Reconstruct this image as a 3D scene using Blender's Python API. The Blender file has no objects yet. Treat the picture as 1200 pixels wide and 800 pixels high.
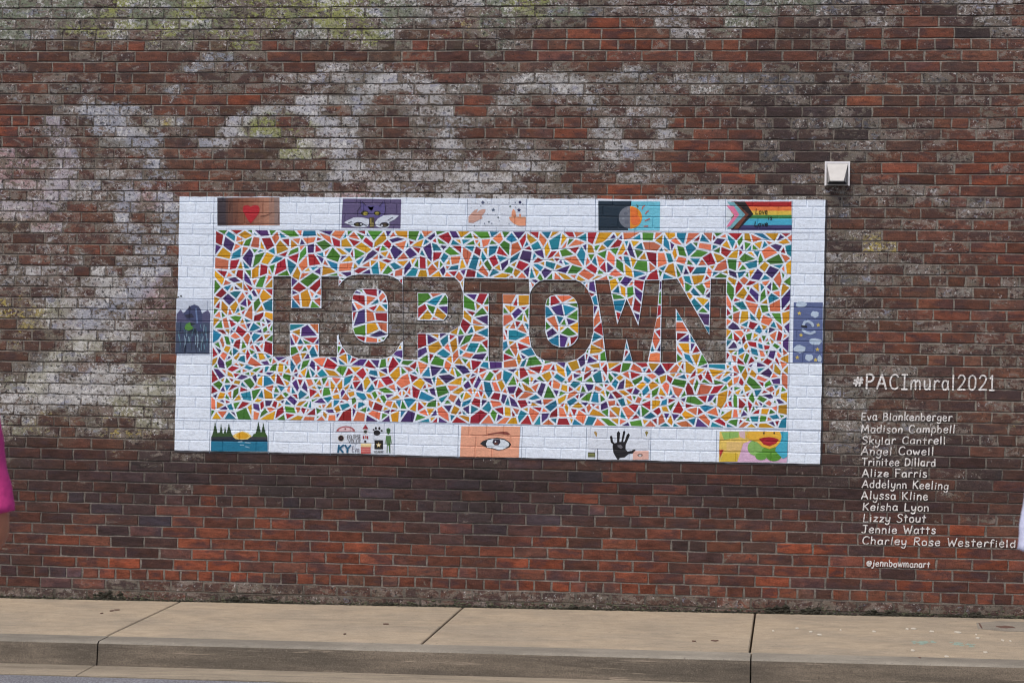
import bpy, bmesh, math, random
from mathutils import Vector, Matrix
from mathutils import noise as mn
from mathutils.geometry import delaunay_2d_cdt, tessellate_polygon
from math import sin, cos, tan, pi, radians, atan2, sqrt, floor, hypot

rnd = random.Random(7)
S = bpy.context.scene
COL = S.collection

# ------------------------------------------------------------------ camera
F, D, H, YAW, PIT, ROLL = 2602.0, 13.5458, 1.5976, -0.12751, 0.0027, 0.01576
fw = Vector((sin(YAW)*cos(PIT), cos(YAW)*cos(PIT), sin(PIT)))
rt = Vector((cos(YAW), -sin(YAW), 0)); up = rt.cross(fw)
r2 = rt*cos(ROLL)+up*sin(ROLL); u2 = -rt*sin(ROLL)+up*cos(ROLL)
CAM = Vector((0, -D, H))
cd = bpy.data.cameras.new('camera'); cam = bpy.data.objects.new('camera', cd); COL.objects.link(cam)
M3 = Matrix((r2, u2, -fw)).transposed().to_4x4(); M3.translation = CAM
cam.matrix_world = M3
cd.sensor_width = 36.0; cd.lens = F/1200*36.0; cd.clip_end = 500; cd.clip_start = .1
cd.dof.use_dof = True; cd.dof.focus_distance = 13.45; cd.dof.aperture_fstop = 6.5
S.cycles.pixel_filter_type = 'BLACKMAN_HARRIS'; S.cycles.filter_width = 1.15
S.camera = cam

# ------------------------------------------------------------------ world, sun, exposure
W_ = bpy.data.worlds.new("World"); S.world = W_; W_.use_nodes = True
nt = W_.node_tree; nt.nodes.clear()
sky = nt.nodes.new('ShaderNodeTexSky'); sky.sky_type = 'NISHITA'; sky.sun_disc = False
SUN_DIR = Vector((-0.55, -0.95, 1.9)).normalized()          # towards the sun: high, behind the camera's left shoulder
sky.sun_elevation = math.asin(SUN_DIR.z); sky.sun_rotation = atan2(SUN_DIR.x, SUN_DIR.y)
sky.air_density = 1.0; sky.dust_density = 4.0; sky.ozone_density = 1.0
bg = nt.nodes.new('ShaderNodeBackground'); bg.inputs['Strength'].default_value = 0.09
wo = nt.nodes.new('ShaderNodeOutputWorld')
nt.links.new(sky.outputs[0], bg.inputs[0]); nt.links.new(bg.outputs[0], wo.inputs[0])
sl = bpy.data.lights.new('sun', 'SUN'); sl.energy = 1.1; sl.angle = radians(22); sl.color = (1, .96, .9)
sun = bpy.data.objects.new('sun', sl); COL.objects.link(sun)
sun.rotation_euler = SUN_DIR.to_track_quat('Z', 'Y').to_euler()
S.view_settings.view_transform = 'Standard'; S.view_settings.look = 'None'
S.view_settings.exposure = 0.80; S.view_settings.gamma = 1.0

# ------------------------------------------------------------------ helpers
def ray(px, py): return fw + r2*((px-600)/F) + u2*((400-py)/F)
def W(px, py):                      # photo position -> point (x, z) on the wall plane y = 0
    v = ray(px, py); t = D/v.y; return (v.x*t, H+v.z*t)
def AT(px, py, Y):                  # photo position -> point at a given distance line y = Y
    v = ray(px, py); t = (Y-CAM.y)/v.y; return CAM+v*t
def PX(p):                          # world -> photo position
    d = Vector(p)-CAM; w = d.dot(fw); return 600+F*d.dot(r2)/w, 400-F*d.dot(u2)/w
def lin(c):
    return tuple(((v/255)/12.92 if v/255 <= .04045 else ((v/255+.055)/1.055)**2.4) for v in c)
def lerp(a, b, t): return a+(b-a)*t
def mixc(a, b, t): return tuple(lerp(x, y, t) for x, y in zip(a, b))

class MB:
    def __init__(s): s.v = []; s.f = []; s.c = []; s.p = []
    def vert(s, co, c=(1, 1, 1), p=(1, 1, 1, 0)):
        s.v.append(tuple(co)); s.c.append(c); s.p.append(p); return len(s.v)-1
    def face(s, pts, c=(1, 1, 1), p=(1, 1, 1, 0)):
        s.f.append([s.vert(q, c, p) for q in pts])
    def build(s, name, mat, parent=None, smooth=False, attr=False, origin=None):
        me = bpy.data.meshes.new(name)
        o0 = Vector(origin) if origin else Vector((0, 0, 0))
        me.from_pydata([tuple(Vector(v)-o0) for v in s.v] if origin else s.v, [], s.f); me.update()
        if attr:
            a = me.color_attributes.new('Col', 'FLOAT_COLOR', 'POINT')
            a.data.foreach_set('color', [x for c in s.c for x in (*c, 1.0)])
            b = me.color_attributes.new('Pnt', 'FLOAT_COLOR', 'POINT')
            b.data.foreach_set('color', [x for c in s.p for x in c])
        me.materials.append(mat)
        if smooth: me.polygons.foreach_set('use_smooth', [True]*len(me.polygons))
        o = bpy.data.objects.new(name, me); COL.objects.link(o)
        if parent: o.parent = parent
        if origin: o.location = o0
        return o

def empty(name, label, cat, loc=(0, 0, 0), group=None):
    o = bpy.data.objects.new(name, None); COL.objects.link(o); o.location = loc
    o['label'] = label; o['category'] = cat
    if group: o['group'] = group
    bpy.context.view_layer.update()
    return o
def tag(o, label, cat, group=None):
    o['label'] = label; o['category'] = cat
    if group: o['group'] = group
def kid(o, parent):                # parent, keeping the world position
    o.parent = parent
    o.location = Vector(o.location)-Vector(parent.location)
    return o

# ------------------------------------------------------------------ materials
def new_mat(name):
    m = bpy.data.materials.new(name); m.use_nodes = True
    n = m.node_tree; b = n.nodes['Principled BSDF']
    return m, n, b
class NB:
    def __init__(s, n): s.n = n; s.L = n.links
    def nd(s, t, **k):
        x = s.n.nodes.new(t)
        for a, v in k.items(): setattr(x, a, v)
        return x
    def pos(s, scale=(1, 1, 1)):
        g = s.nd('ShaderNodeNewGeometry'); m = s.nd('ShaderNodeVectorMath', operation='MULTIPLY')
        s.L.new(g.outputs['Position'], m.inputs[0]); m.inputs[1].default_value = scale; return m.outputs[0]
    def objc(s, scale=(1, 1, 1)):
        g = s.nd('ShaderNodeTexCoord'); m = s.nd('ShaderNodeVectorMath', operation='MULTIPLY')
        s.L.new(g.outputs['Object'], m.inputs[0]); m.inputs[1].default_value = scale; return m.outputs[0]
    def noise(s, vec, sc, det=3, rough=.55, out=0, dist=0.0):
        t = s.nd('ShaderNodeTexNoise'); t.inputs['Scale'].default_value = sc; t.inputs['Detail'].default_value = det
        t.inputs['Roughness'].default_value = rough; t.inputs['Distortion'].default_value = dist
        s.L.new(vec, t.inputs['Vector']); return t.outputs[out]
    def mr(s, v, a, b, c, d, smooth=False):
        t = s.nd('ShaderNodeMapRange'); 
        if smooth: t.interpolation_type = 'SMOOTHSTEP'
        s.put(v, t.inputs[0])
        for i, x in zip((1, 2, 3, 4), (a, b, c, d)): s.put(x, t.inputs[i])
        return t.outputs[0]
    def put(s, v, sock):
        if hasattr(v, 'links'): s.L.new(v, sock)
        else: sock.default_value = v
    def math(s, op, a, b=0.0):
        t = s.nd('ShaderNodeMath', operation=op); s.put(a, t.inputs[0]); s.put(b, t.inputs[1]); return t.outputs[0]
    def mix(s, f, a, b, mode='MIX'):
        t = s.nd('ShaderNodeMix', data_type='RGBA', blend_type=mode); s.put(f, t.inputs[0])
        for v, i in ((a, 6), (b, 7)):
            if isinstance(v, tuple): v = (*v[:3], 1.0)
            s.put(v, t.inputs[i])
        return t.outputs[2]
    def attr(s, name):
        t = s.nd('ShaderNodeAttribute'); t.attribute_name = name; return t
    def bump(s, h, strength, dist, bsdf):
        t = s.nd('ShaderNodeBump'); t.inputs['Strength'].default_value = strength; t.inputs['Distance'].default_value = dist
        s.L.new(h, t.inputs['Height']); s.L.new(t.outputs[0], bsdf.inputs['Normal'])

def old_paint(k, base, pa):
    """flaked coats of old paint over a base: film, coloured coat, white flecks, soot, bare patches.  pa: colour and amount"""
    A = pa.outputs['Alpha']; pc = pa.outputs['Color']
    p1 = k.pos(); pw = k.pos((.75, 1, 1.25))
    nA = k.noise(pw, 15, 7, .72, dist=.5); nB = k.noise(pw, 31, 6, .72, dist=.8); nC = k.noise(p1, 64, 4, .72)
    nD = k.noise(p1, 54, 5, .75); nE = k.noise(pw, 8, 4, .6); nF = k.noise(pw, 27, 5, .7, dist=.6); nG = k.noise(p1, 140, 3, .7); nH = k.noise(pw, 11, 4, .65)
    film = k.mix(k.mr(nE, .38, .62, 0, 1, True), lin((104, 98, 88)), lin((126, 115, 108)))
    c0 = k.mix(k.mr(A, .12, .45, 0, .22), base, lin((104, 84, 72)))          # soot film on the older courses
    c0 = k.mix(k.math('MULTIPLY', k.mr(nA, .44, .58, 0, .6, True), k.mr(A, .12, .45, 0, 1)), c0, lin((64, 54, 54)))
    m1 = k.mr(k.math('SUBTRACT', k.mr(A, 0, 1, .25, .74), nA), -.02, .035, 0, .80, True)
    c = k.mix(m1, c0, film)
    tint = k.mix(k.mr(nH, .54, .64, 0, .75, True), pc, lin((134, 136, 154)))
    tint = k.mix(k.mr(nH, .36, .44, .6, 0, True), tint, lin((134, 128, 116)))
    m2 = k.mr(k.math('SUBTRACT', k.mr(A, 0, 1, .20, .64), nB), -.012, .03, 0, .86, True)
    c = k.mix(m2, c, tint)
    m3 = k.mr(k.math('SUBTRACT', k.mr(A, 0, 1, .24, .52), nC), -.01, .03, 0, .85, True)
    m3 = k.math('MULTIPLY', m3, k.mr(nE, .40, .60, .15, 1.0, True))
    c = k.mix(m3, c, lin((202, 200, 198)))
    m6 = k.mr(nF, .575, .63, 0, .85, True)
    c = k.mix(k.math('MULTIPLY', m6, k.mr(A, .1, .75, .7, .5)), c, k.mix(.35, base, c0))
    m5 = k.mr(k.math('SUBTRACT', nD, k.mr(A, 0, .6, .655, .565)), 0, .03, 0, .88, True)
    c = k.mix(m5, c, lin((38, 36, 38)))
    c = k.mix(1.0, c, k.mr(nG, .28, .72, .60, 1.42), 'MULTIPLY')
    return c, m2, nB, nG
def mat_brick():
    m, n, b = new_mat('weathered_brick'); k = NB(n)
    col = k.attr('Col').outputs['Color']; pa = k.attr('Pnt')
    ps = k.pos((.55, 1, 1.5)); p1 = k.pos()
    n1 = k.noise(ps, 24, 6, .68); n2 = k.noise(ps, 9, 4, .6); n3 = k.noise(ps, 41, 4, .7)
    c = k.mix(1.0, col, k.mr(n1, .28, .74, .50, 1.5), 'MULTIPLY')
    c = k.mix(k.mr(n2, .50, .62, 0, .66, True), c, lin((62, 48, 52)))
    c = k.mix(k.mr(n3, .56, .70, 0, .5, True), c, k.mix(1.0, c, (1.7, 1.15, .8), 'MULTIPLY'))
    c, mask, nB, nG = old_paint(k, c, pa)
    k.L.new(c, b.inputs['Base Color'])
    b.inputs['Roughness'].default_value = .88; b.inputs['Specular IOR Level'].default_value = .25
    hgt = k.math('ADD', k.math('MULTIPLY', n1, .8), k.math('ADD', k.math('MULTIPLY', nG, .35), k.math('MULTIPLY', mask, .15)))
    k.bump(hgt, .9, .007, b)
    return m
def mat_mortar():
    m, n, b = new_mat('lime_mortar'); k = NB(n)
    col = k.attr('Col').outputs['Color']; pa = k.attr('Pnt')
    p1 = k.pos(); ps = k.pos((.6, 1, 1))
    n1 = k.noise(ps, 16, 6, .7)
    c = k.mix(1.0, col, k.mr(n1, .3, .72, .60, 1.35), 'MULTIPLY')
    c, mask, nB, nG = old_paint(k, c, pa)
    k.L.new(c, b.inputs['Base Color']); b.inputs['Roughness'].default_value = .95; b.inputs['Specular IOR Level'].default_value = .2
    k.bump(k.math('ADD', n1, nG), 1.0, .006, b)
    return m
def mat_paint(name='mural_paint', wear=.13):
    m, n, b = new_mat(name); k = NB(n)
    col = k.attr('Col').outputs['Color']
    p1 = k.pos(); ps = k.pos((1, 1, 2.2))
    n1 = k.noise(ps, 42, 5, .7, dist=.8); n2 = k.noise(p1, 160, 3, .7)
    c = k.mix(1.0, col, k.mr(n1, .3, .72, 1-wear*1.6, 1+wear*.9), 'MULTIPLY')
    c = k.mix(1.0, c, k.mr(n2, .25, .75, 1-wear, 1+wear*.6), 'MULTIPLY')
    k.L.new(c, b.inputs['Base Color']); b.inputs['Roughness'].default_value = .55; b.inputs['Specular IOR Level'].default_value = .3
    k.bump(k.math('ADD', n1, k.math('MULTIPLY', n2, .5)), .75, .005, b)
    return m
def mat_chalk():                    # hand lettering on rough brick: thin and slightly broken
    m, n, b = new_mat('brushed_white'); k = NB(n)
    n1 = k.noise(k.pos(), 120, 3, .6)
    c = k.mix(k.mr(n1, .36, .56, 0, 1), lin((160, 152, 148)), lin((226, 224, 222)))
    k.L.new(c, b.inputs['Base Color']); b.inputs['Roughness'].default_value = .7
    return m
def mat_simple(name, rgb, rough=.6, metal=0.0, var=.12, sc=40, bump=.2, bd=.002, use_obj=False, sss=0):
    m, n, b = new_mat(name); k = NB(n)
    v = k.objc() if use_obj else k.pos()
    n1 = k.noise(v, sc, 4, .6)
    c = k.mix(1.0, lin(rgb), k.mr(n1, .3, .7, 1-var, 1+var), 'MULTIPLY')
    k.L.new(c, b.inputs['Base Color']); b.inputs['Roughness'].default_value = rough; b.inputs['Metallic'].default_value = metal
    if sss: b.inputs['Subsurface Weight'].default_value = sss; b.inputs['Subsurface Scale'].default_value = .01
    if bump: k.bump(n1, bump, bd, b)
    return m
def mat_concrete(name, c1, c2, speck=.5, streak=(1, 1, 1), stain=None, stain_rgb=(60, 55, 50), sc=1.0, scuff=None):
    m, n, b = new_mat(name); k = NB(n)
    p = k.pos(streak); pf = k.pos()
    n1 = k.noise(p, 1.6*sc, 5, .6); n2 = k.noise(p, 9*sc, 5, .65); n3 = k.noise(pf, 150, 3, .7); n4 = k.noise(pf, 420, 2, .6)
    c = k.mix(k.mr(n1, .35, .65, 0, 1, True), lin(c1), lin(c2))
    c = k.mix(1.0, c, k.mr(n2, .3, .7, .86, 1.13), 'MULTIPLY')
    c = k.mix(1.0, c, k.mr(n3, .25, .75, 1-.34*speck, 1+.26*speck), 'MULTIPLY')
    c = k.mix(1.0, c, k.mr(n4, .25, .75, 1-.22*speck, 1+.2*speck), 'MULTIPLY')
    if stain:
        s_ = k.mr(k.noise(k.pos(stain), 3.1, 5, .65), .5, .72, 0, .6, True)
        c = k.mix(s_, c, lin(stain_rgb))
    g1 = k.mr(k.noise(k.pos((.5, 1.4, 1)), 2.6, 7, .72, dist=.7), .50, .70, 0, .38, True)
    c = k.mix(g1, c, lin(tuple(v*.76 for v in c2)))
    g2 = k.mr(k.noise(pf, 23, 6, .75), .56, .68, 0, .30, True)
    c = k.mix(g2, c, lin(tuple(v*.70 for v in c2)))
    g3 = k.mr(k.noise(pf, 60, 4, .7), .62, .70, 0, .40, True)
    c = k.mix(g3, c, lin(tuple(min(255, v*1.22) for v in c1)))
    if scuff:
        s2 = k.mr(k.noise(k.pos(scuff), 5, 5, .7), .60, .68, 0, .55, True)
        c = k.mix(s2, c, lin(tuple(min(255, v*1.45) for v in c1)))
    dots = k.mr(k.noise(pf, 38, 2, .5), .70, .74, 0, .5, True)
    c = k.mix(dots, c, lin((70, 62, 54)))
    k.L.new(c, b.inputs['Base Color']); b.inputs['Roughness'].default_value = .9; b.inputs['Specular IOR Level'].default_value = .25
    k.bump(k.math('ADD', k.math('MULTIPLY', n2, .5), n3), .6, .003, b)
    return m
def mat_asphalt():
    m, n, b = new_mat('asphalt'); k = NB(n)
    p = k.pos(); v = k.nd('ShaderNodeTexVoronoi'); v.inputs['Scale'].default_value = 95; k.L.new(p, v.inputs['Vector'])
    n1 = k.noise(p, 1.5, 4); n2 = k.noise(p, 200, 3)
    c = k.mix(k.mr(v.outputs['Distance'], .1, .6, 0, 1), lin((152, 152, 158)), lin((96, 96, 101)))
    c = k.mix(1.0, c, k.mr(n1, .3, .7, .88, 1.12), 'MULTIPLY'); c = k.mix(1.0, c, k.mr(n2, .3, .7, .7, 1.3), 'MULTIPLY')
    k.L.new(c, b.inputs['Base Color']); b.inputs['Roughness'].default_value = .93
    k.bump(v.outputs['Distance'], .8, .006, b)
    return m
M_BRICK = mat_brick(); M_MORTAR = mat_mortar(); M_PAINT = mat_paint(); M_LET = mat_chalk()
M_WALK = mat_concrete('sidewalk_concrete', (164, 149, 128), (150, 138, 121), .8, (1, 1.6, 1))
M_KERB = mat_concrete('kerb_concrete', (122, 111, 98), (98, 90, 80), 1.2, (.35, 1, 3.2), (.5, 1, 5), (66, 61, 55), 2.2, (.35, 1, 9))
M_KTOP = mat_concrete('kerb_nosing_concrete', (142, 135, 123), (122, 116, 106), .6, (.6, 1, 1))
M_GUT = mat_concrete('gutter_concrete', (150, 138, 120), (132, 122, 107), .7, (.5, 2, 1), (.4, 3, 1), (100, 92, 80))
M_ASPH = mat_asphalt()

# ------------------------------------------------------------------ the brick wall: layout
CZ, P, J, BV = .0677, .21273, .0088, .0024     # course height, stretcher pitch, joint width, bevel
XW0, XW1, NC = -8.6, 5.4, 70
def zb(n): return (n-.45)*CZ
HDR = lambda n: n % 7 == 2
PH = .6180                                      # a joint of course 3, read off the photo
_edges = {}
def edges(n):
    if n in _edges: return _edges[n]
    r = random.Random(1000+n)
    base = PH + (0 if (n-3) % 2 == 0 else P/2)
    drift = ((n*7919) % 13-6)*.0045 if n != 3 else 0
    ph = base+drift
    out = []
    step = P/2 if HDR(n) else P
    if HDR(n): ph += P/4
    k0 = int((XW0-ph)/step)-1; k = k0
    while ph+k*step < XW1+step:
        x = ph+k*step+r.uniform(-.0045, .0045)
        out.append(x)
        if not HDR(n) and r.random() < .012: out.append(x+P/2)
        k += 1
    _edges[n] = out
    return out
def warp(x, z):
    return (x+.0016*mn.noise(Vector((x*3.1, 7.7, z*9.0))), z+.0042*mn.noise(Vector((x*.55, 2.2, z*.8)))+.0022*mn.noise(Vector((x*3.2, 5.1, z*5.0))))
def hash2(a, b):
    return random.Random(a*7349+b*911+3).random()

# colours of the wall as zones, 40 x 27 photo pixels each, row by row from the top
ZONES = [
"GGGYGYGYYY YGgwGYGkww wGGGkwbkww",
"GgYgYGYYGg YGRyGgbRRb wrbrkrrrkb",
"rrrrrbdbrb rrrddrrrRr rbrrkrrrrr",
"gbgbbggbww gwwggggbgw ggkggggkbbb",
"rbwbrrbRbW gbwrbbwbwb bbkkkrRbrr",
"RbwwybwYYw brgwrbrbww rrkkgkbbbb",
"pbbgwbrbYw wbwwbwbwwr Rrkkkgbbrr",
"pwgwRRbbwb WwwWwWrbwb rRkkbbrrRR",
"wgwwpbrbbw pWwWWWbwRw gbkgbbbwkr",
"ypwwbbbbww wwbbbbrrbr brkrkbbrwr",
"bwbbrbbbbb bgwbbbbbbb bbbkbyrrrr",
"wwrwwbbbbb bgwbbbbbbb bbbgwgbbrr",
"bwwwpbbggb ggwgbbbrbb rbbkkbrbbb",
"ytwbpbbggg gwggbbrbrb brbkbbbrrr",
"ywwwbrbbgg wggbbgbrbb bwbbbrrrbr",
"bkwRdbbggg gwggbbbrrb bgbkrbbrbb",
"tWWWtgbbbb bbbbbbbbbb bbbggbbbrb",
"WgWttgbbbb bbbbbbbbbb bbbgggbbrb",
"tygytbbbbb bbbbbbbbbb bbbbbgbkby",
"kddydkdddk dkddkdkddd kdbdkkkddd",
"ddddkkdkdk ddddkddkRd ddkdkdkdkd",
"rdududRdud dududdurdd ddrddddbdr",
"rdudurrdrd udduurudrr dddrdrddbb",
"drrddRRrRR RrddRRdrrr dbRdRdrrRr",
"rdrRrRrRrR RrrrrrRdRr rrdRrdrrRR",
"drudRRRdrR brrrrRrrRr rrRdRrRrrr",
"gtggtkgtgt bdrbbrggbb bbrggbbrdr",
]
ZG = [r.replace(' ', '')[:30].ljust(30, 'b') for r in ZONES]
#       brick colour          paint colour       amount
PAL = {'R': ((136, 70, 48), (134, 124, 114), .04), 'r': ((113, 65, 50), (140, 130, 120), .13),
       'b': ((102, 68, 54), (130, 126, 120), .38), 'd': ((68, 48, 45), (90, 86, 86), .08),
       'k': ((48, 43, 46), (78, 78, 86), .42), 'u': ((70, 64, 74), (84, 94, 114), .20),
       'g': ((104, 74, 60), (128, 126, 120), .60), 'G': ((86, 76, 62), (112, 120, 100), .70),
       'Y': ((92, 80, 58), (142, 146, 84), .72), 'y': ((96, 66, 52), (172, 154, 82), .42),
       'w': ((116, 72, 58), (172, 168, 168), .60), 'W': ((118, 78, 66), (182, 180, 180), .80),
       'p': ((108, 70, 62), (176, 144, 146), .60), 't': ((90, 76, 62), (140, 138, 116), .80)}
AMT = [[PAL[ch][2] for ch in row] for row in ZG]
# large shapes of an older mural that still ghost through: (centre, radius, width, arc in degrees, strength, colour) in photo pixels
GHOSTS = [((70, 250), 128, 17, -80, 80, .30, (158, 162, 176)), ((60, 380), 84, 16, -70, 100, .28, (176, 174, 172)), ((20, 190), 60, 15, -60, 150, .24, (170, 158, 170)), ((330, 190), 70, 13, -170, 20, .26, (176, 176, 184)),
          ((190, 250), 44, 13, 60, 300, .22, (160, 164, 180)), ((470, 150), 58, 13, 150, 390, .22, (178, 178, 180)), ((640, 170), 78, 13, -150, 30, .22, (178, 176, 176)), ((740, 130), 46, 11, 0, 300, .18, (170, 170, 174)),
          ((110, 470), 66, 15, -175, -5, .26, (172, 170, 152)), ((255, 120), 52, 11, 90, 330, .20, (150, 158, 176)), ((560, 90), 52, 10, 0, 180, .16, (158, 160, 158)), ((150, 160), 34, 11, -180, 60, .20, (150, 160, 180))]
def ghost(px, py):
    a = 0; c = None
    for (cx, cy), R, w, t0, t1, st, col in GHOSTS:
        d = hypot(px-cx, py-cy); t = math.degrees(atan2(py-cy, px-cx))
        if abs(d-R) < w and any(t0 <= t+q <= t1 for q in (-360, 0, 360)):
            f = min(1, (w-abs(d-R))/(w*.4))*st
            if f > a: a = f; c = col
    return a, c
def grime(x, z):
    """soot and water stains: 0 clean .. 1 dark"""
    px, py = PX((x, 0, z)); n = mn.noise(Vector((x*1.7, 3.1, z*2.6))); n2 = mn.noise(Vector((x*6, 1.1, z*7)))
    g_ = .10+.16*n+.12*n2-(.12 if in_mural(x, z, .2) else 0)
    g_ += .42*math.exp(-((py-575)/44)**2)*(.7+.5*n)                                  # damp dark band under the mural
    g_ += .40*math.exp(-((px-(575+6*sin(py*.03)))/26)**2)*(1 if 536 < py < 712 else 0)*(.8+.5*n2)   # run-off streak
    g_ += .34*math.exp(-((px-(905+14*sin(py*.02)))/52)**2)*(1 if py < 450 else 0)*(.8+.6*n2)        # dark streak above the mural corner
    g_ += .22*math.exp(-((px-20)/40)**2)*(1 if py > 480 else 0)
    return max(0, min(.75, g_))
PCOL = [[lin(PAL[ch][1]) for ch in row] for row in ZG]
def cell(x, z):
    px, py = PX((x, 0, z)); return px/40, py/27
def code_at(x, z, r):
    u, v = cell(x, z)
    u += r.gauss(0, .45); v += r.gauss(0, .38)
    i = min(29, max(0, int(u) if u >= 0 else int(-u*1.7) % 9)); i = i if u < 30 else 29-int((u-30)*1.7) % 9
    j = min(26, max(0, int(v) if v >= 0 else int(-v) % 4))
    return ZG[j][i]
def wcell(x, z):
    u, v = cell(x, z)
    u += .75*mn.noise(Vector((x*5, 3.3, z*8)))+.35*mn.noise(Vector((x*17, 8.3, z*22)))
    v += .75*mn.noise(Vector((x*5, 9.3, z*8)))+.35*mn.noise(Vector((x*17, 1.3, z*22)))
    if u < 0: u = -u % 8
    if u > 30: u = 29-((u-30) % 8)
    if v < 0: v = -v % 5
    return min(28.99, max(0, u-.5)), min(25.99, max(0, v-.5))
def amt_at(x, z):
    u, v = wcell(x, z); i, j = int(u), int(v); fu, fv = u-i, v-j
    a = lerp(lerp(AMT[j][i], AMT[j][i+1], fu), lerp(AMT[j+1][i], AMT[j+1][i+1], fu), fv)
    up = min(1, max(0, (z-(1.16 if x < -3 else .88))/.22))          # the upper wall kept far more of the old coats
    if in_mural(x, z, .2): return a+.06
    return max(a+up*(.10 if x < 0 else .12)-.04, .33*up)
def pcol_at(x, z):
    u, v = wcell(x, z); i, j = int(u), int(v); fu, fv = u-i, v-j
    fu = min(1, max(0, (fu-.5)*2.2+.5)); fv = min(1, max(0, (fv-.5)*2.2+.5))
    return mixc(mixc(PCOL[j][i], PCOL[j][i+1], fu), mixc(PCOL[j+1][i], PCOL[j+1][i+1], fu), fv)

BASE_Z = lambda x: .0143+.01024*x               # where the sidewalk meets the wall
def mortar_rgb(x, z):
    h = z-BASE_Z(x)
    top = (138, 131, 122); low = (124, 117, 110)
    t = min(1, max(0, (1.02-z)/.55))
    c = mixc(top, low, t)
    dk_ = min(1, max(0, 1-abs(z-.80)/.32)); c = mixc(c, (86, 78, 74), dk_*.55)
    if h < .17: c = mixc((86, 80, 72), c, min(1, max(0, (h-.02)/.12)))
    return c
# mural outline on the wall (needed to know which bricks the paint hides)
MUR = [W(*q) for q in ((211, 230.5), (967.5, 234.5), (961, 544), (205, 527.5))]
def in_mural(x, z, m=0.0):
    return MUR[0][0]+m < x < MUR[1][0]-m and MUR[2][1]+m < z < MUR[0][1]-m

def brick_verts(mb, x0, x1, z0, z1, r, code, flat):
    """one brick: uneven outline, rounded arris, slightly domed face"""
    hx = (x1-x0); JH = J if flat else r.uniform(.0092, .0124); JB = J if flat else r.uniform(.0078, .0100); a = x0+JH/2; b = x1-JH/2; lo = z0+JB/2; hi = z1-JB/2
    worn = PAL[code][2]
    ir = .0012 if flat else .0026+.0008*worn
    nx = 3 if hx > .15 else 2
    ring = []
    for i in range(nx+1): ring.append((lerp(a, b, i/nx), lo))
    ring.append((b, (lo+hi)/2))
    for i in range(nx, -1, -1): ring.append((lerp(a, b, i/nx), hi))
    ring.append((a, (lo+hi)/2))
    ring = [(x+r.uniform(-ir, ir), z+r.uniform(-ir, ir)*.9) for x, z in ring]
    cx, cz = (a+b)/2, (lo+hi)/2
    yf = -.0062+(r.uniform(-.0006, .0006) if flat else r.uniform(-.0014, .0014))
    tx, tz = r.uniform(-.004, .004), r.uniform(-.02, .02)
    col0, pc, _ = PAL[code]
    other = PAL[code_at(cx+r.uniform(-.2, .2), cz+r.uniform(-.1, .1), r)]
    col0 = mixc(col0, other[0], r.uniform(0, .5)); col0 = mixc(col0, (98, 66, 54), r.uniform(.05, .35))
    pc = mixc(pc, other[1], r.uniform(0, .6)); pc = mixc(pc, (132, 128, 122), r.uniform(.1, .5))
    k = r.uniform(.84, 1.16); wmt = r.uniform(-6, 6)
    col = lin((min(255, col0[0]*k+wmt), min(255, col0[1]*k), min(255, col0[2]*k-wmt*.5)))
    col2 = lin(tuple(min(255, v*k) for v in mixc(other[0], PAL[r.choice('drub')][0], r.uniform(0, .7))))
    pk = r.uniform(.9, 1.08); pcol = lin(tuple(min(255, v*pk) for v in pc))
    am = r.uniform(-.19, .20); own = PAL[code][2]
    low = (cz-BASE_Z(cx)) < .10
    if low: col = mixc(col, lin((82, 73, 66)), r.uniform(.35, .75)); pcol = lin((96, 92, 82)); own = .5
    def V(x, z, y):
        wx, wz = warp(x, z)
        A = max(0, min(1, .22*own+.78*amt_at(x, z)+am))
        if low: A = .5
        t = max(0, min(1, .5+1.1*mn.noise(Vector((x*13, 4.4, z*14)))))
        g_ = grime(x, z); ga, gc = ghost(*PX((x, 0, z)))
        pc_ = pcol if low else pcol_at(x, z)
        if ga > 0: pc_ = mixc(pc_, lin(gc), min(.8, ga*3)); A = min(1, A+ga)
        return mb.vert((wx, y, wz), mixc(mixc(col, col2, t*.75), lin((46, 38, 38)), g_), (*mixc(pc_, lin((64, 60, 62)), g_*.7), A))
    back = [V(x, z, .012) for x, z in ring]
    mid = [V(x, z, yf+.0028) for x, z in ring]
    def ins(x, z, d=BV):
        return (x+(d if x < cx-hx*.4 else -d if x > cx+hx*.4 else 0), z+(d if z < cz-CZ*.2 else -d if z > cz+CZ*.2 else 0))
    fr = [V(*ins(x, z), yf+tx*(x-cx)+tz*(z-cz)*.3+(0 if flat else r.uniform(-.0003, .0003))) for x, z in ring]
    n = len(ring)
    for i in range(n):
        j = (i+1) % n
        mb.f.append([back[i], back[j], mid[j], mid[i]]); mb.f.append([mid[i], mid[j], fr[j], fr[i]])
    c0 = V(lerp(a, b, .33), cz, yf-.0006); c1 = V(lerp(a, b, .67), cz, yf-.0006)
    # face: fans round two inner points
    half = len(fr)
    for i in range(half):
        j = (i+1) % half
        xm = (mb.v[fr[i]][0]+mb.v[fr[j]][0])/2
        ci = c0 if xm < cx-1e-4 else c1
        pi_ = c0 if (mb.v[fr[i]][0]) < cx else c1
        mb.f.append([fr[i], fr[j], ci])
    # close the gap between the two fans at the brick's middle
    return c0, c1, fr, cx

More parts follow.
